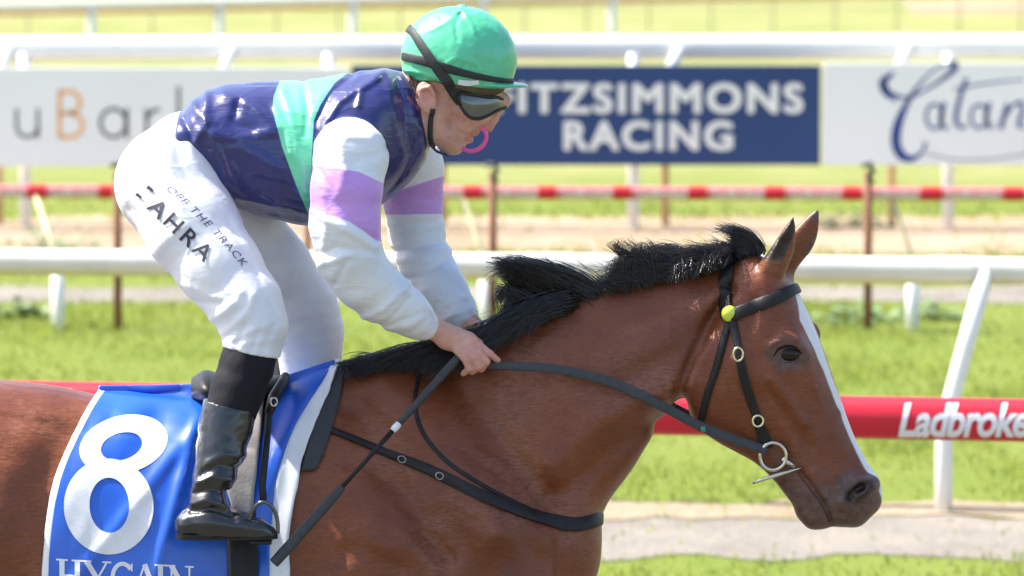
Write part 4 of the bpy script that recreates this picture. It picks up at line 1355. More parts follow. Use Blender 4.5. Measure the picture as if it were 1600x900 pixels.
n = NT('royal_satin')
a = n.noise(5, 4)
n.set(Base_Color=n.ramp(a, [(0.3, (0.004, 0.070, 0.46)), (0.7, (0.008, 0.115, 0.62))]), Roughness=0.33)
n.b.inputs['Specular IOR Level'].default_value = 0.8
n.bump(n.noise(600, 2), 0.08, 0.001)
SATIN = n.m
n2_ = NT('royal_satin_white_edge')
n2_.set(Base_Color=n2_.mix(n2_.step(n2_.attr('edge'), .08), n2_.ramp(n2_.noise(5, 4), [(0.3, (0.004, 0.070, 0.46)), (0.7, (0.008, 0.115, 0.62))]), (.74, .74, .76)), Roughness=.33)
n2_.b.inputs['Specular IOR Level'].default_value = 0.8
SATIN_E = n2_.m
CW = simple('cloth_white', (0.74, 0.74, 0.76), 0.65, 0.05, 40, 0.15, 300)
def ncfold(x, y):
    p = np.stack([x / 60.0 + y / 240.0, y / 190.0, 0 * x + 2.2], -1)
    f_ = fbm(p, 3) * .020
    top = sm(-y, -760, -625)
    f_ = f_ * (.35 + 1.0 * top)
    f_ += top * .009 * np.cos((x + .45 * (y - 610)) / 15.5 + 1.5 * np.sin(y / 40.0)) * sm(x, 150, 210)
    f_ += .008 * np.exp(-((x - 320 + .28 * (y - 620)) / 10.0) ** 2) * sm(y, 610, 660)
    f_ += .006 * np.exp(-(((x - 250) + .8 * (y - 740)) / 14.0) ** 2)
    return f_ * sm(y, 616, 668)
NLC = [(154, 616), (134, 645), (111, 690), (91, 735), (79, 780), (72, 830), (68, 880), (67, 960), (70, 1010)]
NRC = [(398, 612), (396, 640), (392, 690), (385, 735), (378, 780), (370, 830), (362, 880), (352, 960), (348, 1010)]
nc = thing('number_cloth', 'royal blue race number cloth with a big white 8 and white edging', 'saddle cloth', (0, 0, 0))
NCo, ncv, ncp = patch('cloth', NLC, NRC, 90, 84, .010, SATIN_E, nc, ncfold)
_ea = np.full(len(NCo.data.vertices), -1.0, np.float32); _e = (10.0 - (ncp[..., 0] - ncp[:, :1, 0])).ravel() / 10.0
_ea[:len(_e)] = _e; _ea[len(_e):2 * len(_e)] = _e
_at = NCo.data.attributes.new('edge', 'FLOAT', 'POINT'); _at.data.foreach_set('value', _ea)
rows, cols = ncv.shape[:2]
NCT = bvh_of(ncv.reshape(-1, 3), np.array([(i * cols + j, i * cols + j + 1, (i + 1) * cols + j + 1, (i + 1) * cols + j) for i in range(rows - 1) for j in range(cols - 1)]))
def on_nc(off):
    def f(px, py):
        h, q = onto(px, py, NCT)
        if h is None: return P(px, py, -.25)
        return h + Vector((0, -1, 0)) * off
    return f
def ringmesh(c0, r0, a0, c1, r1, a1, n_=72, m=7):
    V = []
    for k in range(m):
        t_ = k / (m - 1)
        for i in range(n_):
            th = 2 * math.pi * i / n_
            def pt(c, r, a_):
                x = r[0] * math.cos(th); y = r[1] * math.sin(th); a_ = math.radians(a_)
                return np.array([c[0] + x * math.cos(a_) - y * math.sin(a_), c[1] + x * math.sin(a_) + y * math.cos(a_)])
            V.append(pt(c0, r0, a0) * (1 - t_) + pt(c1, r1, a1) * t_)
    F_ = [(k * n_ + i, k * n_ + (i + 1) % n_, (k + 1) * n_ + (i + 1) % n_, (k + 1) * n_ + i) for k in range(m - 1) for i in range(n_)]
    return np.array(V), F_
v1, f1_ = ringmesh((193, 694), (70, 45), -14, (190, 697), (33, 21), -16)
v2_, f2_ = ringmesh((170, 791), (70, 75), -4, (171, 789), (31, 43), -2)
vv = [tuple(on_nc(.0035)(x, y)) for x, y in v1] + [tuple(on_nc(.0047)(x, y)) for x, y in v2_]
ff = [tuple(q) for q in f1_] + [tuple(i + len(v1) for i in q) for q in f2_]
ff = [q[::-1] for q in ff]
obj('numeral', vv, ff, CW, nc)
def serif(x, kind):
    y0, y1 = 874, 922
    o = []
    def vs(xx, w_=8): o.append([(xx, y0, w_), (xx, (y0 + y1) / 2, w_), (xx, y1, w_)])
    def sf(xx, y, L=9): o.append([(xx - L, y, 2.6), (xx, y, 2.6), (xx + L, y, 2.6)])
    if kind == 'H': vs(x + 7); vs(x + 31); sf(x + 7, y0); sf(x + 31, y0); sf(x + 7, y1); sf(x + 31, y1); o.append([(x + 7, 898, 3), (x + 31, 898, 3)])
    if kind == 'Y': o.append([(x + 5, y0, 8), (x + 14, 888, 8), (x + 21, 901, 8), (x + 21, y1, 8)]); o.append([(x + 37, y0, 3), (x + 30, 887, 3), (x + 22, 901, 3)]); sf(x + 5, y0, 8); sf(x + 37, y0, 7); sf(x + 21, y1)
    if kind == 'G': o.append(arc(x + 20, 898, 16, 23, -40, -320, 6.5, 24)); o.append([(x + 34, 874, 2.6), (x + 34, 886, 2.6)]); o.append([(x + 34, 902, 7), (x + 34, y1, 7)]); sf(x + 33, 902, 8)
    if kind == 'A': o.append([(x + 19, y0, 3), (x + 11, 898, 3), (x + 4, y1, 3)]); o.append([(x + 19, y0, 8), (x + 28, 898, 8), (x + 37, y1, 8)]); o.append([(x + 10, 905, 2.6), (x + 31, 905, 2.6)]); sf(x + 4, y1, 7); sf(x + 36, y1, 8)
    if kind == 'I': vs(x + 8); sf(x + 8, y0); sf(x + 8, y1)
    if kind == 'N': o.append([(x + 6, y0, 3), (x + 6, y1, 3)]); o.append([(x + 6, y0, 8), (x + 20, 898, 8), (x + 34, y1, 8)]); o.append([(x + 34, y0, 3), (x + 34, y1, 3)]); sf(x + 5, y0, 7); sf(x + 34, y0, 7); sf(x + 6, y1, 7)
    return o
allv = []; allf = []; lay = 0
for kind, x in (('H', 90), ('Y', 130), ('G', 172), ('A', 207), ('I', 243), ('N', 262)):
    for st in serif(x, kind):
        st = [(q[0], q[1] + (q[0] - 90) * .055, q[2]) for q in st]
        v, f = stroke_poly(st, max(8, 4 * len(st))); lay += 1
        b = len(allv)
        allv += [tuple(on_nc(.0030 + .0002 * (lay % 6))(x_, y_)) for x_, y_ in v]; allf += [tuple(i + b for i in q) for q in f]
for i, q in enumerate(allf):
    a_, b_, c_ = [Vector(allv[k_]) for k_ in q[:3]]
    if (b_ - a_).cross(c_ - a_).y > 0: allf[i] = q[::-1]
obj('lettering', allv, allf, CW, nc, False)

# second cloth under the saddle, blue with white border, then a dark pad below it
sp = thing('saddle_pad', 'blue and white saddle pad with dark foam edge in front of the boot', 'saddle pad', (0, 0, 0))
DARKF = simple('dark_foam', (0.035, 0.035, 0.038), 0.6, 0.15, 40, 0.2, 200)
B0 = [(440, 604), (420, 640), (408, 690), (400, 740), (396, 790), (394, 850), (396, 940)]
B1 = [(523, 577), (492, 622), (463, 668), (444, 710), (430, 760), (424, 815), (420, 850), (418, 940)]
B2 = [(531, 577), (512, 622), (492, 668), (474, 715), (463, 765), (454, 815), (450, 850), (452, 940)]
B3 = [(540, 578), (534, 612), (524, 650), (512, 690), (500, 722), (492, 736)]
B3b = [(512, 600), (500, 640), (488, 670), (480, 700), (474, 722), (470, 738)]
def bf(x, y): return .004 * np.sin((x * .8 + y * .25) / 10.0) + fbm(np.stack([x / 30, y / 90, 0 * x + 5], -1), 2) * .006
patch('foam_edge', B3b, B3, 40, 12, .006, DARKF, sp, None, .006)
patch('white_border', B1, B2, 60, 16, .014, CW, sp, bf, .004)
def bf2(x, y): return .005 * np.sin((x * .8 + y * .4) / 9.0)
patch('blue_cloth', B0, B1, 60, 20, .012, SATIN, sp, bf2, .004)
# lower rounded end of the white pad
S_ = [(404, 872), (416, 856), (436, 850), (450, 858)]

# ---- saddle
sd = thing('race_saddle', 'small black racing saddle with pale flap under the jockey', 'saddle', (0, 0, 0))
PALE = simple('pale_leather', (0.30, 0.27, 0.25), 0.4, 0.12, 30, 0.2, 150)
F0 = [(352, 606), (344, 640), (340, 700), (350, 760), (362, 800)]
F1 = [(426, 606), (414, 640), (406, 690), (400, 740), (392, 812)]
patch('flap', F0, F1, 40, 20, .022, PALE, sd, None, .005)
G0 = [(352, 800), (354, 850), (356, 900), (358, 1000), (360, 1085)]
G1 = [(398, 800), (402, 850), (402, 900), (402, 1000), (402, 1085)]
patch('girth', G0, G1, 40, 10, .020, LEATHER, sd, None, .008, far=True)
secs = [(300, 590, 300, 622, .05, 0, 0, 0), (320, 580, 320, 625, .13, 0, 0, 0), (350, 590, 350, 625, .13, 0, 0, 0), (390, 594, 390, 622, .10, 0, 0, 0), (425, 588, 425, 620, .085, 0, 0, 0), (447, 585, 447, 612, .05, 0, 0, 0)]
v, f = loft_rings(secs, 30, 28, .9)
obj('seat', v, f, LEATHER, sd)
mb = MB(); mb.tube([P(446, 588, -.045), P(440, 602, -.10), P(428, 622, -.15), P(420, 645, -.185)], [.010, .013, .014, .010], 10); mb.build('pommel_strap', LEATHER, sd)
ring3(P(428, 628, -.20), .007, .009, .002, STEEL, 'd_ring', sd)
mb = MB(); mb.tube([P(420, 648, -.205), P(416, 700, -.27), P(410, 760, -.315), P(412, 786, -.33)], .0075, 8, .4); mb.build('stirrup_leather', LEATHER, sd)
mb = MB(); mb.tube([P(420, 648, .205), P(416, 700, .27), P(410, 760, .315), P(412, 786, .33)], .0075, 8, .4); mb.build('stirrup_leather', LEATHER, sd)
for s_ in (-1, 1):
    st = []
    for a_ in np.linspace(-.25, math.pi + .25, 26):
        st.append((412 + 24 * math.cos(a_) * .95, 822 - 40 * max(math.sin(a_), -.3), 0))
    mb = MB(); mb.tube([Vector(P(x, y, s_ * .335)) + Vector((0, s_ * .03 * math.cos((x - 412) / 24), 0)) for x, y, _ in st], .0042, 8); mb.build('stirrup_iron', STEEL if s_ > 0 else simple('dark_steel', (.16, .16, .16), .3, metal=1.0), sd)
    c_ = P(412, 846, s_ * .335); mb = MB(); mb.box((c_[0] - .006, s_ * .335, c_[2]), (.048, .060, .008)); bevel(mb.build('stirrup_tread', LEATHER, sd), .003)

# ---- whip
wh = thing('whip', 'long padded black riding whip held down across the horse shoulder', 'whip', (0, 0, 0))
def wl(t_): return P(722 + (428 - 722) * t_, 552 + (880 - 552) * t_, -.132 + t_ * -.215)
mb = MB(); mb.tube([wl(t_) for t_ in np.linspace(0, .335, 10)], [.009, .0095, .0095, .0095, .009, .009, .0085, .008, .0075, .0068], 12); mb.build('grip', WEB, wh)
mb = MB(); mb.tube([wl(.335), wl(.345), wl(.36), wl(.37)], [.007, .0078, .0078, .0065], 12); mb.build('white_band', CW, wh)
mb = MB(); mb.tube([wl(.37), wl(.5), wl(.64)], [.0055, .005, .0048], 10); mb.build('shaft', LEATHER, wh)
mb = MB(); mb.tube([wl(t_) for t_ in np.linspace(.635, 1.0, 10)], [.008, .0105, .011, .0115, .0115, .0118, .012, .012, .012, .0115], 12, .55); auto_smooth(mb.build('padded_flap', WEB, wh), 50)
print('tack', time.time() - T0)
# ================================================================== JOCKEY
jk = thing('person', 'jockey in navy, green and lilac silks crouched over the bay horse, looking down', 'jockey', (0, 0, 0))
V3 = Vol(axis((P(150, 0)[0], P(600, 0)[0], 0.009), (P(600, 0)[0], P(815, 0)[0], 0.0023), (P(815, 0)[0], P(830, 0)[0], .005)),
         axis((-.40, -.155, .008), (-.155, .10, .0026), (.10, .40, .010)),
         axis((P(0, 870)[2], P(0, 600)[2], .010), (P(0, 600)[2], P(0, 470)[2], .0023), (P(0, 470)[2], P(0, 255)[2], .009), (P(0, 255)[2], P(0, 20)[2], .0024)))
def HH(px, py, y, r):
    p = P(px, py, y); return (p[0], y, p[2], r)
# torso and limbs kept inside the clothes
V3.cone([HH(285, 290, 0, .10), HH(340, 230, 0, .09), HH(440, 215, 0, .11), HH(560, 215, 0, .11), HH(610, 190, 0, .07)], .05, 1.15)
for s_, dx in ((-1, 0), (1, 0)):
    pass
V3.cone([HH(262, 295, -.07, .095), HH(320, 385, -.165, .075), HH(396, 505, -.222, .045), HH(386, 550, -.238, .040), HH(358, 650, -.265, .044), HH(325, 780, -.325, .030)], .03)
V3.cone([HH(325, 788, -.325, .026), HH(350, 808, -.33, .022), HH(395, 815, -.33, .014)], .02)
V3.cone([HH(300, 295, .07, .095), HH(400, 390, .15, .070), HH(482, 515, .20, .050), HH(478, 560, .21, .042), HH(448, 660, .265, .044), HH(415, 780, .325, .030)], .03)
V3.cone([HH(415, 790, .325, .028), HH(440, 808, .33, .022), HH(480, 815, .33, .014)], .02)
V3.cone([HH(560, 235, -.12, .045), HH(543, 300, -.20, .045), HH(548, 410, -.21, .042), HH(610, 470, -.17, .036), HH(668, 508, -.118, .024)], .02)
V3.cone([HH(625, 240, .09, .045), HH(645, 310, .16, .045), HH(650, 385, .165, .038), HH(690, 445, .11, .034), HH(724, 496, .045, .023)], .02)
# neck and head
V3.cone([HH(595, 195, 0, .066), HH(632, 172, 0, .056), HH(680, 148, 0, .054)], .03)
V3.cone([HH(630, 205, 0, .048), HH(668, 190, 0, .046), HH(690, 165, 0, .045)], .03)
V3.ell(P(708, 108, 0), (.112, .078, .092), 12, .02)
V3.cone([HH(755, 142, 0, .040), HH(732, 168, 0, .050), HH(712, 196, 0, .042), HH(704, 214, 0, .028)], .02, .98)
V3.cone([HH(676, 172, -.040, .028), HH(690, 205, -.030, .024), HH(707, 225, -.010, .018)], .018, mirror=True)
V3.cone([HH(706, 226, 0, .020), HH(711, 228, 0, .018)], .012, 1.3)
V3.cone([HH(765, 152, -.028, .014), HH(786, 158, 0, .014)], .015, mirror=True)     # brow
V3.cone([HH(735, 178, -.045, .015), HH(752, 184, -.030, .012)], .02, mirror=True)    # cheek bone
V3.cone([HH(782, 166, 0, .0085), HH(772, 184, 0, .010), HH(763, 199, 0, .0115)], .008)   # nose
V3.cone([HH(756, 199, -.009, .0075)] * 2, .006, mirror=True)
V3.cone([HH(738, 206, -.012, .0085), HH(741, 206, 0, .0095), ], .006, mirror=True)   # upper lip
V3.cone([HH(729, 216, -.010, .0085), HH(733, 217, 0, .0095)], .006, mirror=True)     # lower lip
V3.ridge([(716, 203), (726, 210), (738, 214), (745, 215)], 2.6, -.0035, 0)
V3.ridge([(748, 190), (737, 197), (726, 206)], 4, -.0020, 0)                         # smile fold
V3.ridge([(700, 215), (716, 222), (722, 226)], 3, -.0015, 0)
V3.bump(705, 190, 16, 11, -.0065, -35, 0)
V3.ridge([(690, 160), (705, 172), (725, 176)], 5, .003, 0)
V3.ridge([(690, 212), (700, 200), (706, 188)], 3, -.0015, 0)
V3.ridge([(722, 196), (716, 206), (716, 216)], 2.2, -.0014, 0)
V3.ridge([(656, 160), (650, 185), (656, 210)], 3, -.002, 0)
V3.ridge([(664, 190), (660, 210)], 4, .002, 0)                                                # hollow of the cheek
V3.bump(768, 166, 8, 7, -.005, 0, 0)
# ears
for s_ in (-1, 1):
    c_ = P(667, 150, 0)
    V3.ell((c_[0], s_ * .079, c_[2]), (.0225, .011, .037), 14, .006)
    V3.ell((c_[0] + .001, s_ * .0915, c_[2] + .006), (.0125, .0085, .022), 14, .003, op='s')
    V3.cone([H(660, 136, s_ * .088, .0045), H(672, 132, s_ * .089, .0045), H(679, 145, s_ * .086, .0045)], .004)
# near hand
RY[0] = -.13
def fing(pts, k=.0035): V3.cone([HH(*p) for p in pts], k)
V3.cone([HH(660, 505, -.118, .026), HH(676, 512, -.118, .0235), HH(700, 527, -.120, .0265), HH(728, 540, -.124, .0245), HH(738, 545, -.126, .020)], .010, .72)
fing([(733, 533, -.126, .0115), (749, 541, -.132, .0105), (765, 553, -.130, .0090), (778, 563, -.122, .0072)])
fing([(731, 543, -.136, .0110), (748, 552, -.145, .0100), (760, 565, -.146, .0088), (752, 577, -.134, .0080)])
fing([(724, 547, -.138, .0105), (740, 559, -.148, .0098), (748, 573, -.146, .0085), (738, 581, -.132, .0078)])
fing([(714, 547, -.137, .0098), (727, 561, -.146, .0088), (733, 576, -.143, .0078), (724, 584, -.130, .0070)])
fing([(694, 518, -.104, .0130), (715, 519, -.098, .0115), (735, 526, -.100, .0098), (750, 537, -.108, .0085)])
for x, y in ((741, 531), (737, 541), (730, 548), (720, 550)):
    V3.cone([HH(x, y, -.137, .008)] * 2, .006)
for a_, b_ in (((704, 520), (735, 533)), ((700, 527), (730, 543)), ((696, 533), (722, 549))):
    V3.ridge([a_, b_], 2.2, .0012, -1)
RY[0] = 0.0
# far hand
V3.cone([HH(722, 492, .045, .025), HH(736, 508, .030, .023), HH(752, 528, .015, .024), HH(762, 540, .010, .018)], .010, .7)
fing([(758, 530, -.004, .0100), (772, 540, -.012, .0092), (780, 556, -.020, .0080)])
fing([(760, 534, .010, .0102), (776, 545, .012, .0092), (786, 560, .006, .0080)])
fing([(760, 538, .026, .0100), (775, 550, .032, .0090), (784, 564, .030, .0078)])
fing([(756, 542, .038, .0092), (770, 556, .046, .0082), (778, 568, .046, .0070)])
fing([(738, 505, .004, .0120), (752, 512, -.012, .0105), (768, 524, -.022, .0090)])
V3.blur(1)
JV, JQ = V3.mesh(relax=1)
del V3
jx, jy = PX(JV)
lip = .55 * sm(-np.minimum(np.hypot((jx - 742) / 1.6, jy - 208), np.hypot((jx - 733) / 1.6, jy - 217)), -7, -3) * (jx > 716)
pink = np.maximum.reduce([sm(-np.hypot((jx - 668), (jy - 150) / 1.6), -16, -6), sm(-np.hypot(jx - 765, jy - 198), -14, -5), .7 * sm(-np.hypot(jx - 715, jy - 185), -24, -8), .8 * sm(jx + jy, 1265, 1300) * (jy > 470), .5 * sm(-np.hypot(jx - 745, jy - 535), -18, -6) * 1.0])
stub = sm(-np.hypot((jx - 705), (jy - 214) * .8), -26, -8) * .5
n = NT('skin')
a = n.noise(25, 4); b = n.noise(130, 3)
c = n.ramp(a, [(0.3, (0.56, 0.30, 0.22)), (0.7, (0.68, 0.41, 0.31))])
c = n.mix(n.math('MULTIPLY', n.attr('pink'), 0.6), c, (0.56, 0.20, 0.165))
c = n.mix(n.attr('lip'), c, (0.42, 0.12, 0.11))
c = n.mix(n.attr('stubble'), c, (0.42, 0.26, 0.19))
c = n.mix(n.math('MULTIPLY', n.ramp(n.noise(14, 3), [(0.4, 0.0), (0.6, 0.5)]), 1.0), c, (0.60, 0.27, 0.20))
c = n.mix(n.ramp(b, [(0.35, 0.35), (0.6, 0.0)]), c, (0.48, 0.22, 0.15))
n.bump(n.math('ADD', b, n.crease(45, 2)), 0.35, 0.002)
n.set(Base_Color=c, Roughness=0.48)
n.b.inputs['Subsurface Weight'].default_value = 0.12
n.b.inputs['Subsurface Radius'].default_value = (0.6, 0.25, 0.15); n.b.inputs['Subsurface Scale'].default_value = 0.01
SKIN = n.m
obj('body', JV, JQ, SKIN, jk, True, {'lip': np.clip(lip, 0, 1), 'pink': np.clip(pink, 0, 1), 'stubble': np.clip(stub, 0, 1)})
JT = bvh_of(JV, JQ)
print('jockey body', len(JV), time.time() - T0)

def poly_sd(pts, x, y):
    """signed distance (px) to a closed outline, + inside"""
    p = np.array(pts, float); best = np.full(x.shape, 1e9); ins = np.zeros(x.shape, bool)
    for (ax, ay), (bx, by) in zip(p, np.roll(p, -1, 0)):
        ex, ey = bx - ax, by - ay
        t_ = np.clip(((x - ax) * ex + (y - ay) * ey) / (ex * ex + ey * ey), 0, 1)
        best = np.minimum(best, np.hypot(x - ax - t_ * ex, y - ay - t_ * ey))
        c_ = ((ay > y) != (by > y)) & (x < ex * (y - ay) / (ey + 1e-9) + ax)
        ins ^= c_
    return np.where(ins, best, -best)
def line_sd(pts, x, y):
    p = np.array(pts, float)
    return y - np.interp(x, p[:, 0], p[:, 1])

# ---- breeches
VB = Vol(axis((P(160, 0)[0], P(545, 0)[0], 0.0040)), axis((-.345, .32, .0052)), axis((P(0, 625)[2], P(0, 140)[2], .0040)))
VB.cone([HH(272, 283, -.055, .122), HH(300, 255, 0, .105), HH(345, 235, 0, .09)], .05, 1.0)
VB.cone([HH(285, 290, .06, .112), HH(345, 240, .02, .09)], .05)
VB.cone([HH(264, 288, -.065, .118), HH(300, 355, -.135, .101), HH(343, 418, -.180, .089), HH(384, 475, -.215, .077), HH(400, 508, -.228, .066), HH(393, 550, -.238, .058), HH(386, 575, -.24, .056)], .02)
VB.cone([HH(300, 295, .075, .112), HH(372, 350, .125, .088), HH(425, 415, .160, .080), HH(468, 480, .190, .078), HH(482, 520, .20, .072), HH(484, 560, .208, .062), HH(480, 590, .212, .056)], .03)
RY[0] = -.2
def fold(VV, pts, w_, a_, side=-1): VV.ridge(pts, w_ * .8, a_ * .95, side)
for pts, w_, a_ in (([(345, 520), (372, 500), (392, 478), (400, 455)], 6, .005), ([(352, 532), (385, 515), (415, 505)], 5, .0045), ([(330, 498), (358, 478), (380, 450)], 6, .004), ([(362, 540), (392, 528), (432, 526)], 4, .004),
                    ([(368, 545), (378, 520), (388, 500)], 5, -.005), ([(395, 545), (402, 525), (410, 505)], 4, -.004), ([(412, 548), (420, 525), (432, 500)], 4, -.004), ([(270, 440), (320, 455), (370, 470)], 8, .003), ([(240, 400), (262, 372), (290, 352)], 9, .003),
                    ([(290, 215), (300, 250), (330, 300), (370, 350)], 9, .005), ([(275, 210), (280, 255), (305, 310), (345, 360)], 6, -.004), ([(262, 215), (262, 260), (285, 320)], 7, .003),
                    ([(355, 340), (400, 420), (440, 500)], 5, -.004), ([(200, 330), (235, 345), (265, 350)], 8, -.003), ([(300, 470), (340, 470), (372, 458)], 5, -.0035)):
    fold(VB, pts, w_, a_)
for k_ in range(9):
    y_ = 470 + k_ * 12
    VB.ridge([(452, y_ + 8), (480, y_ + 2), (505, y_ + 4), (530, y_ - 2)], 3.2, (.0011 if k_ % 2 else -.001), 0)
q0 = P(352, 542, -.24); q1 = P(432, 559, -.24); L_ = math.hypot(q1[0] - q0[0], q1[2] - q0[2])
X_, Y_, Z_ = VB.x[:, None, None], VB.y[None, :, None], VB.z[None, None, :]
pl = ((X_ - q0[0]) * (q1[2] - q0[2]) - (Z_ - q0[2]) * (q1[0] - q0[0])) / L_
pl = np.where((Y_ < .02) & (Z_ < q0[2] + .1), pl, -1.0)
pl2 = np.where(Y_ > .02, P(0, 592, .2)[2] - Z_ + 0 * X_, -1.0)
VB.blur(1)
VB.D = np.maximum(VB.D, np.maximum(pl, pl2).astype(np.float32))
BV, BQ = VB.mesh(relax=1); del VB
bn = vnormals(BV, BQ)
wr = fbm(BV * np.array([26, 26, 15]) + 4, 3)
BV = BV + bn * (wr * .0016)[:, None]
n = NT('white_breeches')
a = n.noise(14, 5); b = n.noise(55, 5, .6, None, (1, 1, 2.2, 0, .7, 0))
n.bump(n.math('ADD', b, n.math('MULTIPLY', n.crease(7, 2, None, (1, 1, 2.8, 0, .7, 0), 3), 1.0)), 0.15, 0.004)
n.set(Base_Color=n.ramp(a, [(0.3, (0.64, 0.64, 0.69)), (0.7, (0.75, 0.75, 0.78))]), Roughness=0.55)
n.b.inputs['Sheen Weight'].default_value = 0.1
BREECH = n.m
# cut the leg ends square
bx_, by_ = PX(BV)
def cutplane(V, Q, keep):
    ok = keep[Q].all(1); return Q[ok]
keep = ~(((by_ > 541 + (bx_ - 352) * .22) & (bx_ < 445) & (BV[:, 1] < 0)) | ((by_ > 592) & (BV[:, 1] > 0)))
BQ2 = cutplane(BV, BQ, keep)
br_o = obj('breeches', BV, BQ, BREECH, jk, True)
BT = bvh_of(BV, BQ)
DTX = simple('dark_print', (0.03, 0.03, 0.045), 0.6, 0.05)
NTX = simple('navy_print', (0.05, 0.055, 0.16), 0.6, 0.05)
def lay_text(body, o, ang, L, h_, mat, parent, tree, name='lettering', off=.01, shear=0, sp=1.0, bend=0.0, lift=.0025):
    v, f = text_mesh(body, off, shear, sp, 4, cell=.12)
    a_ = math.radians(ang); d = np.array([math.cos(a_), math.sin(a_)]); u_ = np.array([math.sin(a_), -math.cos(a_)])
    v2 = np.array(o) + (v[:, :1] * L) * d + (v[:, 1:2] * h_ + bend * 4 * (v[:, :1] * (1 - v[:, :1]))) * u_
    def mp(x, y):
        h, q = onto(x, y, tree)
        return P(x, y, -.2) if h is None else h + q * lift
    return decal(name, v2, f, mp, mat, parent, True)
lay_text('AHRA', (229, 325), 43.5, 125, 25, DTX, br_o, BT, off=.012, sp=1.25)
lay_text('OFF THE TRACK', (260, 297), 45.5, 170, 10.5, NTX, br_o, BT, off=0, shear=.25, sp=1.22, bend=4)
for (x0, y0), (x1, y1), w_ in (((231, 292), (240, 299), 6), ((214, 303), (222, 309), 5)):
    v, f = stroke_poly([(x0, y0, w_), ((x0 + x1) / 2, (y0 + y1) / 2, w_ * .8), (x1, y1, w_ * .6)], 8)
    decal('lettering', v, f, lambda x, y: (lambda h: h[0] + h[1] * .0025)(onto(x, y, BT)), DTX, br_o, True)

# ---- silks
xs_ = axis((P(270, 0)[0], P(770, 0)[0], 0.0034)); ys_ = axis((-.31, .26, .0044)); zs_ = axis((P(0, 545)[2], P(0, 95)[2], .0036))
VS = Vol(xs_, ys_, zs_)
tor = [(279, 176, 279, 247, .128, 0, 0, 0), (286, 172, 286, 252, .132, 0, 0, 0), (305, 154, 305, 272, .140, 0, 0, 0), (335, 139, 335, 303, .148, 0, 0, 0), (370, 131, 370, 325, .155, 0, 0, 0), (440, 128, 440, 345, .163, 0, 0, 0), (490, 124, 490, 352, .172, 0, 0, 0), (545, 114, 540, 348, .178, 0, 0, 0),
       (590, 109, 582, 330, .165, 0, 0, 0), (625, 112, 606, 312, .125, 0, 0, 0), (646, 124, 640, 285, .092, 0, 0, 0), (660, 150, 662, 255, .068, 0, 0, 0), (664, 175, 668, 238, .04, 0, 0, 0)]
v, f = loft_rings(tor, 80, 40, .95); VS.loft(v, f, .02)
folds = [([(300, 165), (330, 200), (350, 250), (352, 275)], 9, .008), ([(288, 190), (302, 215), (300, 240)], 7, -.009), ([(320, 150), (322, 190), (300, 230)], 8, .008), ([(350, 150), (395, 165), (430, 200)], 12, .009), ([(372, 160), (365, 190), (395, 205)], 8, -.008),
         ([(290, 248), (330, 270), (370, 310), (440, 325)], 7, .006), ([(300, 262), (345, 312), (400, 330), (470, 340)], 8, -.007), ([(380, 230), (440, 265), (480, 300)], 13, .006), ([(400, 280), (450, 290), (487, 320)], 9, -.006), ([(345, 225), (362, 262), (375, 290)], 6, -.006),
         ([(440, 140), (455, 180), (470, 260), (478, 320)], 7, .005), ([(470, 130), (480, 170), (478, 210)], 6, -.006), ([(505, 200), (530, 160), (570, 130), (600, 115)], 6, .007), ([(495, 190), (515, 150), (550, 122)], 6, -.007), ([(560, 165), (565, 140), (590, 125)], 5, .006),
         ([(620, 130), (632, 180), (640, 240)], 6, -.006), ([(605, 120), (612, 170), (625, 230)], 6, .004), ([(655, 215), (630, 270), (600, 305)], 7, -.006), ([(430, 170), (450, 200), (455, 240)], 6, .005), ([(320, 205), (370, 215), (420, 205)], 8, .005), ([(330, 240), (350, 290), (380, 312)], 6, .005), ([(410, 300), (440, 320), (486, 335)], 5, .006)]
RY[0] = -.13
for pts, w_, a_ in folds: VS.ridge(pts, w_ * .8, a_ * .8, 0)
Dt = VS.D.copy()
VS.D[:] = 1.0
VS.cone([HH(545, 232, -.155, .062), HH(548, 245, -.185, .077), HH(541, 300, -.212, .0735), HH(538, 350, -.22, .0715), HH(546, 400, -.215, .068), HH(566, 434, -.20, .063), HH(600, 465, -.175, .057), HH(634, 487, -.148, .047), HH(655, 503, -.128, .036), HH(666, 509, -.12, .027)], .02)
VS.cone([HH(630, 245, .10, .062), HH(645, 262, .135, .064), HH(646, 310, .165, .062), HH(652, 370, .17, .058), HH(668, 420, .14, .058), HH(692, 455, .10, .052), HH(716, 486, .06, .038), HH(728, 499, .045, .028)], .02)
sf = [([(495, 225), (530, 205), (580, 215)], 8, .005), ([(500, 260), (525, 300), (560, 350), (585, 372)], 6, -.007), ([(490, 330), (530, 345), (580, 375)], 8, .008), ([(492, 395), (530, 380), (580, 388)], 6, -.006), ([(500, 410), (540, 395), (570, 392), (590, 380)], 6, .006), ([(505, 300), (512, 350), (505, 400)], 7, .004),
      ([(525, 440), (545, 400), (580, 386)], 5, -.005), ([(560, 500), (600, 480), (625, 455), (640, 440)], 6, .007), ([(575, 512), (612, 495), (640, 462)], 4, -.006), ([(590, 520), (615, 512), (640, 508), (660, 498)], 3.5, .005), ([(585, 512), (620, 500), (655, 490)], 3, -.005), ([(630, 450), (655, 470), (672, 488)], 4, .006),
      ([(600, 525), (630, 520), (650, 515)], 3, -.004), ([(560, 245), (590, 240), (606, 228)], 7, -.004), ([(535, 215), (540, 260), (530, 300)], 10, .004)]
RY[0] = -.18
for pts, w_, a_ in sf: VS.ridge(pts, w_ * .75, a_ * .8, -1)
RY[0] = .1
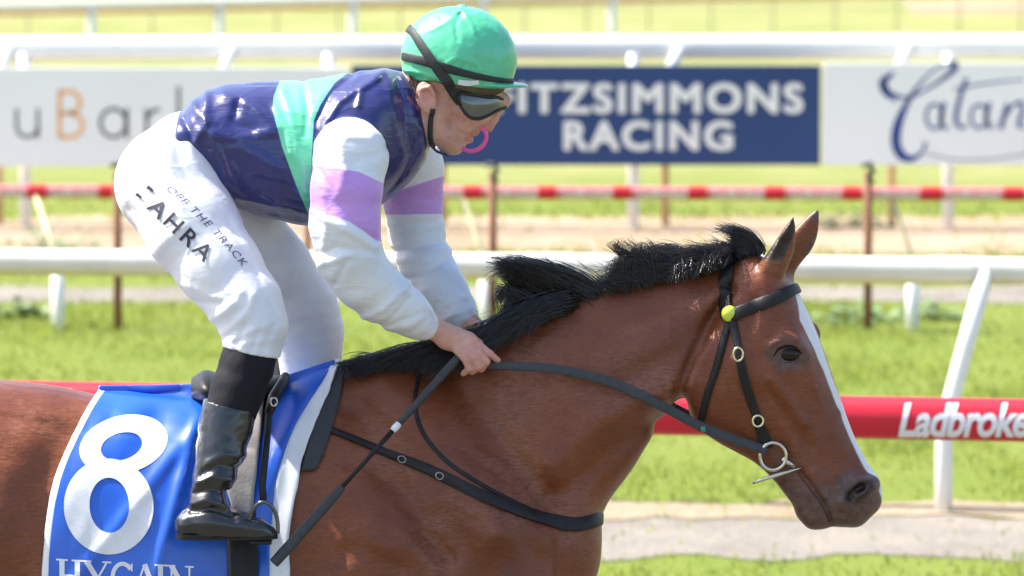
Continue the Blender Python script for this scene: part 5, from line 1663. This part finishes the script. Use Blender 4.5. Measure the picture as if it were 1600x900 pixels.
sf2 = [([(615, 395), (660, 385), (700, 378)], 5, -.006), ([(615, 410), (660, 402), (705, 392)], 5, .006), ([(620, 440), (660, 430), (700, 405)], 5, -.006), ([(640, 470), (680, 440), (715, 420)], 5, .005), ([(700, 480), (712, 470), (735, 468)], 4, -.005), ([(690, 498), (712, 485), (740, 478)], 3, .005), ([(600, 350), (650, 360), (690, 352)], 6, .004)]
for pts, w_, a_ in sf2: VS.ridge(pts, w_ * .8, a_ * .85, 1)
Ds = VS.D.copy()
k_ = .008
h_ = np.maximum(k_ - np.abs(Dt - Ds), 0) / k_
VS.D = np.minimum(Dt, Ds) - h_ * h_ * k_ * .25
VS.blur(1)
SV, SQ = VS.mesh(relax=1)
# which cloth: sample difference of the two distances at the vertices
def sample(A, V):
    i = [np.interp(V[:, k], a_, np.arange(len(a_))) for k, a_ in enumerate((xs_, ys_, zs_))]
    i0 = [np.clip(np.floor(q).astype(int), 0, s_ - 2) for q, s_ in zip(i, A.shape)]
    fr = [q - r for q, r in zip(i, i0)]
    out = 0
    for dx in (0, 1):
        for dy in (0, 1):
            for dz in (0, 1):
                w_ = (fr[0] if dx else 1 - fr[0]) * (fr[1] if dy else 1 - fr[1]) * (fr[2] if dz else 1 - fr[2])
                out = out + w_ * A[i0[0] + dx, i0[1] + dy, i0[2] + dz]
    return out
slv = (sample(Dt, SV) - sample(Ds, SV)) * 100          # + on the sleeves
del VS, Dt, Ds
sn_ = vnormals(SV, SQ)
wr = fbm(SV * np.array([20, 22, 20]) + 9, 3)
fine = fbm(SV * np.array([55, 55, 38]) + 3, 2)
SV = SV + sn_ * (np.abs(fbm(SV * np.array([11, 12, 11]) + 9, 2)) * .006 + wr * .0007)[:, None]
sx, sy_ = PX(SV)
nearf = SV[:, 1] < -.02
up_n = line_sd([(480, 258), (520, 262), (560, 268), (600, 287), (620, 300)], sx, sy_)
lo_n = -line_sd([(480, 336), (520, 338), (545, 346), (570, 362), (588, 376), (620, 380)], sx, sy_)
up_f = line_sd([(590, 312), (640, 292), (690, 276), (720, 270)], sx, sy_)
lo_f = -line_sd([(560, 336), (700, 334)], sx, sy_)
lil = np.where(nearf, np.minimum(up_n, lo_n), np.minimum(up_f, lo_f)) / 10.0
gl = np.interp(sy_, [105, 130, 150, 172, 230, 290, 330, 352], [448, 436, 428, 426, 441, 463, 480, 490])
gr = np.interp(sy_, [105, 112, 130, 165, 190, 240, 340, 355], [552, 545, 522, 500, 490, 487, 487, 492])
grn = np.minimum(sx - gl, gr - sx) / 10.0
n = NT('racing_silks')
navy = n.ramp(n.noise(8), [(0.3, (0.005, 0.008, 0.085)), (0.7, (0.009, 0.014, 0.135))])
green = n.ramp(n.noise(8), [(0.3, (0.10, 0.56, 0.30)), (0.7, (0.15, 0.66, 0.39))])
white = n.ramp(n.noise(10), [(0.3, (0.64, 0.66, 0.70)), (0.7, (0.75, 0.76, 0.79))])
lilac = n.ramp(n.noise(10), [(0.3, (0.47, 0.22, 0.62)), (0.7, (0.56, 0.29, 0.70))])
body = n.mix(n.step(n.attr('green'), .12), navy, green)
slc = n.mix(n.step(n.attr('lilac'), .12), white, lilac)
sel = n.step(n.attr('sleeve'), .04)
c = n.mix(sel, body, slc)
rr_ = n.mix(sel, (0.25, 0.25, 0.25), (0.50, 0.50, 0.50))
n.bump(n.math('ADD', n.noise(22, 3, .5, None, (1, 1, 1.8)), n.math('ADD', n.crease(5, 1, None, (1, 1, 2.0, 0, .5, 0), 3), n.math('MULTIPLY', n.crease(12, 2, None, (1, 1, 2.6, 0, .8, 0), 4), .5))), 0.22, 0.006)
n.set(Base_Color=c, Roughness=rr_)
n.b.inputs['Specular IOR Level'].default_value = 0.7
n.b.inputs['Sheen Weight'].default_value = 0.15
n.b.inputs['Coat Weight'].default_value = 0.15; n.b.inputs['Coat Roughness'].default_value = .2
SILK = n.m
silk = obj('silk_jacket', SV, SQ, SILK, jk, True, {'green': grn, 'lilac': lil, 'sleeve': slv})
ST_ = bvh_of(SV, SQ)
# cuffs
for a_, b_, r_, y0, y1 in (((660, 522), (672, 489), .005, -.128, -.118), ):
    pass
def cuff(cx, cy, Y, ax, r_, name='cuff'):
    c_ = Vector(P(cx, cy, Y)); ax = Vector(ax).normalized(); u_ = ax.cross(Vector((0, 1, 0))).normalized(); w_ = ax.cross(u_)
    mb = MB(); mb.tube([c_ + (u_ * math.cos(t_) + w_ * math.sin(t_)) * r_ for t_ in np.linspace(0, 2 * math.pi, 30)], .0055, 8, cap=False)
    mb.build(name, CW, jk)
cuff(667, 507, -.119, Vector(P(690, 520, -.12)) - Vector(P(655, 500, -.12)), .0265)
cuff(728, 498, .044, Vector(P(740, 515, .03)) - Vector(P(715, 480, .06)), .0265)
# collar
mb = MB()
def band(name, cpts, mat, parent, th=.004):
    """cpts: rows of (px,py) pairs near->front; mirrored"""
    rows_ = len(cpts)
    V = []; F_ = []
    for a0, a1, Y in cpts:
        V += [P(a0[0], a0[1], 0)[0:1] + (Y,) + P(a0[0], a0[1], 0)[2:], P(a1[0], a1[1], 0)[0:1] + (Y,) + P(a1[0], a1[1], 0)[2:]]
    for i in range(rows_ - 1): F_.append((2 * i, 2 * i + 1, 2 * i + 3, 2 * i + 2))
    o = obj(name, V, F_, mat, parent); md = o.modifiers.new('t', 'SOLIDIFY'); md.thickness = th
    md = o.modifiers.new('s', 'SUBSURF'); md.levels = 2; md.render_levels = 2
    return o
band('collar', [((634, 114), (626, 118), 0), ((636, 120), (626, 124), -.045), ((640, 150), (632, 156), -.068), ((648, 180), (640, 190), -.070), ((656, 208), (650, 226), -.062), ((668, 226), (664, 240), -.042), ((674, 234), (672, 244), 0), ((668, 226), (664, 240), .042), ((656, 208), (650, 226), .062), ((648, 180), (640, 190), .070), ((640, 150), (632, 156), .068), ((636, 120), (626, 124), .045), ((634, 114), (626, 118), 0)], CW, jk)

# ---- boots and stretch gaiters
GLOSS = simple('boot_leather', (0.014, 0.014, 0.015), 0.24, 0.3, 40, 0.25, 60, coat=0.5)
GAIT = simple('black_gaiter', (0.010, 0.010, 0.014), 0.7, 0.15, 40, 0.3, 500, spec=0.2)
def limbmesh(side, dx):
    s_ = side
    RY[0] = s_ * .33
    VG = Vol(axis((P(300 + dx, 0)[0], P(445 + dx, 0)[0], .0045)), axis(*[((-.34, -.17, .0045) if s_ < 0 else (.17, .34, .0045))]), axis((P(0, 700)[2], P(0, 450)[2], .0045)))
    VG.cone([HH(400 + dx, 520, s_ * .230, .0500), HH(394 + dx, 542, s_ * .236, .0565), HH(386 + dx, 570, s_ * .243, .0575), HH(371 + dx, 610, s_ * .255, .0575), HH(362 + dx, 640, s_ * .264, .056)], .01)
    V, Q = VG.mesh(relax=1)
    nn_ = vnormals(V, Q); V = V + nn_ * (fbm(V * 40, 2) * .002)[:, None]
    obj('gaiter', V, Q, GAIT, jk)
    VG = Vol(axis((P(250 + dx, 0)[0], P(450 + dx, 0)[0], .0036)), axis(*[((-.41, -.19, .0038) if s_ < 0 else (.19, .41, .0038))]), axis((P(0, 875)[2], P(0, 575)[2], .0036)))
    VG.cone([HH(362 + dx, 622, s_ * .262, .0600), HH(353 + dx, 665, s_ * .275, .0565), HH(345 + dx, 705, s_ * .293, .0515), HH(334 + dx, 745, s_ * .312, .0435), HH(326 + dx, 778, s_ * .325, .0385), HH(322 + dx, 805, s_ * .332, .036)], .01)
    VG.cone([HH(298 + dx, 820, s_ * .330, .034), HH(330 + dx, 818, s_ * .334, .036), HH(365 + dx, 822, s_ * .338, .030), HH(400 + dx, 830, s_ * .338, .024), HH(420 + dx, 834, s_ * .336, .018)], .02, 1.15)
    for pts, w_, a_ in (([(305, 770), (330, 762), (360, 772)], 4, -.006), ([(300, 785), (325, 778), (358, 790)], 4, .006), ([(300, 798), (330, 792), (362, 805)], 3.5, -.005), ([(310, 752), (335, 742), (368, 750)], 5, .006), ([(318, 738), (345, 725), (378, 735)], 5, -.005), ([(325, 722), (352, 708), (384, 715)], 5, .004),
                        ([(350, 760), (362, 785), (368, 810)], 5, -.005), ([(318, 640), (316, 700), (305, 760)], 4, .002), ([(300, 822), (350, 824), (410, 832)], 4, -.002)):
        VG.ridge([(x + dx, y) for x, y in pts], w_, a_, 0)
    # flat sole and top
    zc = P(0, 838, s_ * .335)[2]
    VG.D = np.maximum(VG.D, (zc - VG.z)[None, None, :].astype(np.float32))
    tp = P(360, 632, s_ * .262)
    pl = (VG.z[None, None, :] - tp[2]) * .97 + (VG.x[:, None, None] - tp[0] - dx * mm) * .22
    VG.D = np.maximum(VG.D, pl.astype(np.float32) + VG.y[None, :, None] * 0)
    V, Q = VG.mesh(relax=1)
    nn_ = vnormals(V, Q); V = V + nn_ * (fbm(V * np.array([28, 28, 45]), 3) * .0025)[:, None]
    bo = obj('boot', V, Q, GLOSS, jk)
    # sole: outline following the boot
    x, y = PX(V); low = y > 800
    mb = MB()
    pts = [(274, 0.0), (279, .026), (294, .038), (320, .042), (350, .038), (390, .036), (415, .030), (431, .012), (434, 0)]
    S_ = spl([(a_ + dx, b_) for a_, b_ in pts], 30)
    ring_ = [(P(q[0], 838, s_ * .335)[0], s_ * .336 - q[1] * .80, 0) for q in S_] + [(P(q[0], 838, s_ * .335)[0], s_ * .336 + q[1] * .80, 0) for q in S_[::-1][1:-1]]
    z0, z1 = zc + .007, zc - .005
    N_ = len(ring_)
    vs = [(a_, b_, z0) for a_, b_, _ in ring_] + [(a_, b_, z1) for a_, b_, _ in ring_]
    fs = [tuple(range(N_)), tuple(range(N_, 2 * N_))[::-1]] + [(i, N_ + i, N_ + (i + 1) % N_, (i + 1) % N_) for i in range(N_)]
    so = obj('sole', vs, fs, LEATHER, bo, False)
limbmesh(-1, 0); limbmesh(1, 88)
RY[0] = 0.0

# ---- helmet
VH = Vol(axis((P(610, 0)[0], P(835, 0)[0], .0026)), axis((-.125, .125, .0032)), axis((P(0, 175)[2], P(0, -10)[2], .0026)))
hc = P(717, 92, 0)
VH.ell(hc, (.1275, .106, .1165), -6, .01)
X_, Y_, Z_ = VH.x[:, None, None], VH.y[None, :, None], VH.z[None, None, :]
a0 = P(625, 121, 0); a1 = P(806, 139, 0)
L_ = math.hypot(a1[0] - a0[0], a1[2] - a0[2])
pl = ((X_ - a0[0]) * (a1[2] - a0[2]) - (Z_ - a0[2]) * (a1[0] - a0[0])) / L_          # + below the line
VH.D = np.maximum(VH.D, (pl + 0 * Y_).astype(np.float32))
D0 = VH.D.copy(); VH.D[:] = 1
VH.ell(P(768, 131, 0), (.083, .082, .0065), -3, .004)
VH.D = np.maximum(VH.D, ((hc[0] + .03) - X_ + 0 * Y_ + 0 * Z_).astype(np.float32))
h_ = np.maximum(.006 - np.abs(D0 - VH.D), 0) / .006
VH.D = np.minimum(D0, VH.D) - h_ * h_ * .006 * .25
for pts, w_, a_ in (([(720, 14), (700, 30), (672, 45)], 4, .003), ([(722, 14), (735, 32), (742, 48)], 3, .003), ([(722, 14), (712, 38), (716, 60)], 3, -.003), ([(722, 14), (755, 28), (780, 55)], 4, .0025), ([(700, 95), (716, 86), (740, 96), (752, 108)], 3, .003), ([(722, 104), (732, 92), (745, 104)], 3, -.003), ([(632, 108), (660, 112), (700, 124)], 3, .0035), ([(636, 118), (668, 120), (690, 130)], 2.5, -.003), ([(690, 30), (712, 22), (722, 20)], 3, -.002)):
    VH.ridge(pts, w_, a_, 0)
VH.blur(1)
KV, KQ = VH.mesh(relax=1); del VH, D0
nn_ = vnormals(KV, KQ); KV = KV + nn_ * (fbm(KV * 22 + 5, 3) * .0035)[:, None]
n = NT('green_cap_silk')
n.bump(n.noise(45, 4), .25, .004)
n.set(Base_Color=n.ramp(n.noise(9), [(0.3, (0.07, 0.47, 0.24)), (0.7, (0.10, 0.57, 0.31))]), Roughness=0.3)
n.b.inputs['Specular IOR Level'].default_value = .7; n.b.inputs['Coat Weight'].default_value = .3; n.b.inputs['Coat Roughness'].default_value = .2
hl = obj('helmet', KV, KQ, n.m, jk)
KT = bvh_of(KV, KQ)
c_ = P(722, 10, 0); uvs((c_[0], 0, c_[2] - .002), (.011, .011, .007), n.m, 'button', hl)
BRN = simple('brown_lining', (0.09, 0.06, 0.035), 0.6, 0.2, 40)
VH = Vol(axis((P(610, 0)[0], P(815, 0)[0], .0035)), axis((-.115, .115, .0038)), axis((P(0, 180)[2], P(0, 90)[2], .003)))
VH.ell(hc, (.1225, .100, .1165), -6, .01)
b0 = P(690, 128, 0); b1 = P(800, 163, 0); L_ = math.hypot(b1[0] - b0[0], b1[2] - b0[2])
X_, Y_, Z_ = VH.x[:, None, None], VH.y[None, :, None], VH.z[None, None, :]
VH.D = np.maximum(VH.D, (((X_ - b0[0]) * (b1[2] - b0[2]) - (Z_ - b0[2]) * (b1[0] - b0[0])) / L_ + 0 * Y_).astype(np.float32))
VH.ell(P(745, 175, 0), (.06, .07, .045), 0, .01, op='s')
vv_, qq_ = VH.mesh(relax=1); obj('helmet_lining', vv_, qq_, BRN, hl); del VH
strap_h = lambda nm, pts, mat, off, th, par, n_=60: ribbon(nm, *(lambda r: (r[0], r[1], r[2][:, 2]))(path3(pts, off, KT, n_)), th, mat, par)
ELAS = simple('black_elastic', (0.022, 0.022, 0.024), 0.6, 0.15, 80, 0.2, 400)
def loop_h(nm, pts, mat, off, th, par, n_=60):
    a_, na, S_ = path3(pts, off, KT, n_); b_ = [(q[0], -q[1], q[2]) for q in a_]; nb = [(q[0], -q[1], q[2]) for q in na]
    return ribbon(nm, b_ + a_[::-1] if False else a_ + b_[::-1], na + nb[::-1], np.concatenate([S_[:, 2], S_[::-1, 2]]), th, mat, par)
loop_h('elastic_band', [(630, 88, 13), (660, 95, 14), (690, 104, 14), (720, 113, 12), (750, 120, 10), (780, 125, 8), (802, 127, 7)], ELAS, .001, .003, hl)
v, f = stroke_poly([(716, 127, 7), (730, 129, 8), (748, 128, 6)], 10)
decal('label_tab', v, f, lambda x, y: (lambda h: (h[0] + h[1] * .003) if h[0] is not None else P(x, y, -.1))(onto(x, y, KT)), CW, hl)
# chin strap and goggles
strap('chin_strap', [(676, 170), (673, 190), (673, 215), (679, 232), (690, 239), (699, 240)], 8, ELAS, jk, .002, .003, tree=JT)
n = NT('grey_lens'); n.set(Base_Color=n.ramp(n.noise(20), [(0.3, (0.035, 0.042, 0.04)), (0.7, (0.07, 0.08, 0.075))]), Roughness=0.12); n.b.inputs['Coat Weight'].default_value = 1.0; n.b.inputs['Specular IOR Level'].default_value = .9
LENS = n.m
gg = [(717, 143, 719, 160, -.0755), (725, 143, 726, 172, -.0750), (737, 145, 736, 181, -.071), (751, 147, 749, 183, -.063), (765, 150, 764, 178, -.051), (778, 151, 778, 171, -.034), (788, 156, 790, 168, -.012)]
G_ = spl(gg, 22)
nr = 9; V = []; full = [tuple(r) for r in G_] + [(r[0] + 1, r[1], r[2] + 1, r[3], -r[4]) for r in G_[::-1]]
for r in full:
    for k_ in range(nr):
        t_ = k_ / (nr - 1)
        bul = .006 * math.sin(math.pi * t_)
        X0 = P(r[0] * (1 - t_) + r[2] * t_, r[1] * (1 - t_) + r[3] * t_, 0)
        V.append((X0[0], r[4] * (1 + .07 * math.sin(math.pi * t_)), X0[2]))
m_ = len(full)
F_ = [(i * nr + k_, i * nr + k_ + 1, (i + 1) * nr + k_ + 1, (i + 1) * nr + k_) for i in range(m_ - 1) for k_ in range(nr - 1)]
go = bpy.data.objects.new('goggles', None)
FRM = simple('goggle_rubber', (0.012, 0.012, 0.013), 0.45, .1)
mb = MB()
loopp = [V[i * nr] for i in range(m_)] + [V[(m_ - 1) * nr + k_] for k_ in range(nr)] + [V[i * nr + nr - 1] for i in range(m_)][::-1] + [V[k_] for k_ in range(nr)][::-1]
mb.tube(loopp, .0038, 8, cap=False)
gf = mb.build('goggles', FRM, jk)
bpy.data.objects.remove(go)
le = obj('lens', V, F_, LENS, gf); md = le.modifiers.new('t', 'SOLIDIFY'); md.thickness = .002
# strap over the helmet then down the temple
a_, na, S_ = path3([(646, 50, 12), (660, 72, 14), (678, 98, 15), (692, 118, 16), (700, 128, 17)], .004, KT, 40)
b_, nb, S2 = path3([(706, 136, 19), (714, 146, 21), (722, 156, 22)], .006, JT, 14)
allp = a_ + b_; alln = na + nb
b2_ = [(q[0], -q[1], q[2]) for q in allp]; n2_ = [(q[0], -q[1], q[2]) for q in alln]
ww = np.concatenate([S_[:, 2], S2[:, 2]])
ribbon('goggle_strap', allp, alln, ww, .003, ELAS, gf)
ribbon('goggle_strap', b2_, n2_, ww, .003, ELAS, gf)
ctr = Vector(hc); pa, pb = Vector(a_[0]) - ctr, Vector(b2_[0]) - ctr
tp_ = []; tn_ = []
for t_ in np.linspace(0, 1, 30):
    d_ = (pa.lerp(pb, t_) + Vector((-.03, 0, .015)) * math.sin(math.pi * t_)).normalized()
    hq = KT.ray_cast(ctr + d_ * .5, -d_)
    if hq[0] is not None: tp_.append(tuple(hq[0] + d_ * .003)); tn_.append(tuple(d_))
ribbon('goggle_strap', tp_, tn_, 12, .003, ELAS, gf)
# short hair below the helmet
hh_ = Hair()
R = []
for i in range(500):
    x = U(640, 668); y = U(112, 150) if x < 652 else U(112, 128)
    h, q = onto(x, y, JT)
    if h is None: continue
    d_ = Vector((U(-.2, .3), -.25, -1)).normalized()
    R.append([h, h + q * .002 + d_ * .005, h + q * .003 + d_ * .011])
if R: 
    hh_.strands(np.array([[tuple(b_) for b_ in a_] for a_ in R]), 5, .0006)
    HAIR_B = simple('brown_hair', (.10, .055, .03), .5)
    o = hh_.build('hair', jk); o.data.materials.clear(); o.data.materials.append(HAIR_B)

# ---- pink ring held in the mouth
n = NT('pink_rubber'); n.set(Base_Color=n.ramp(n.noise(30), [(0.3, (0.78, 0.06, 0.26)), (0.7, (0.88, 0.11, 0.36))]), Roughness=.35)
pr = ring3(Vector(P(738, 216, -.020)), .0315, .0275, .0048, n.m, 'pink_ring', None, rot=.5, tiltv=-.2)
tag(pr, 'small pink rubber ring held between the lips of the jockey', 'ring')
print('all', time.time() - T0)
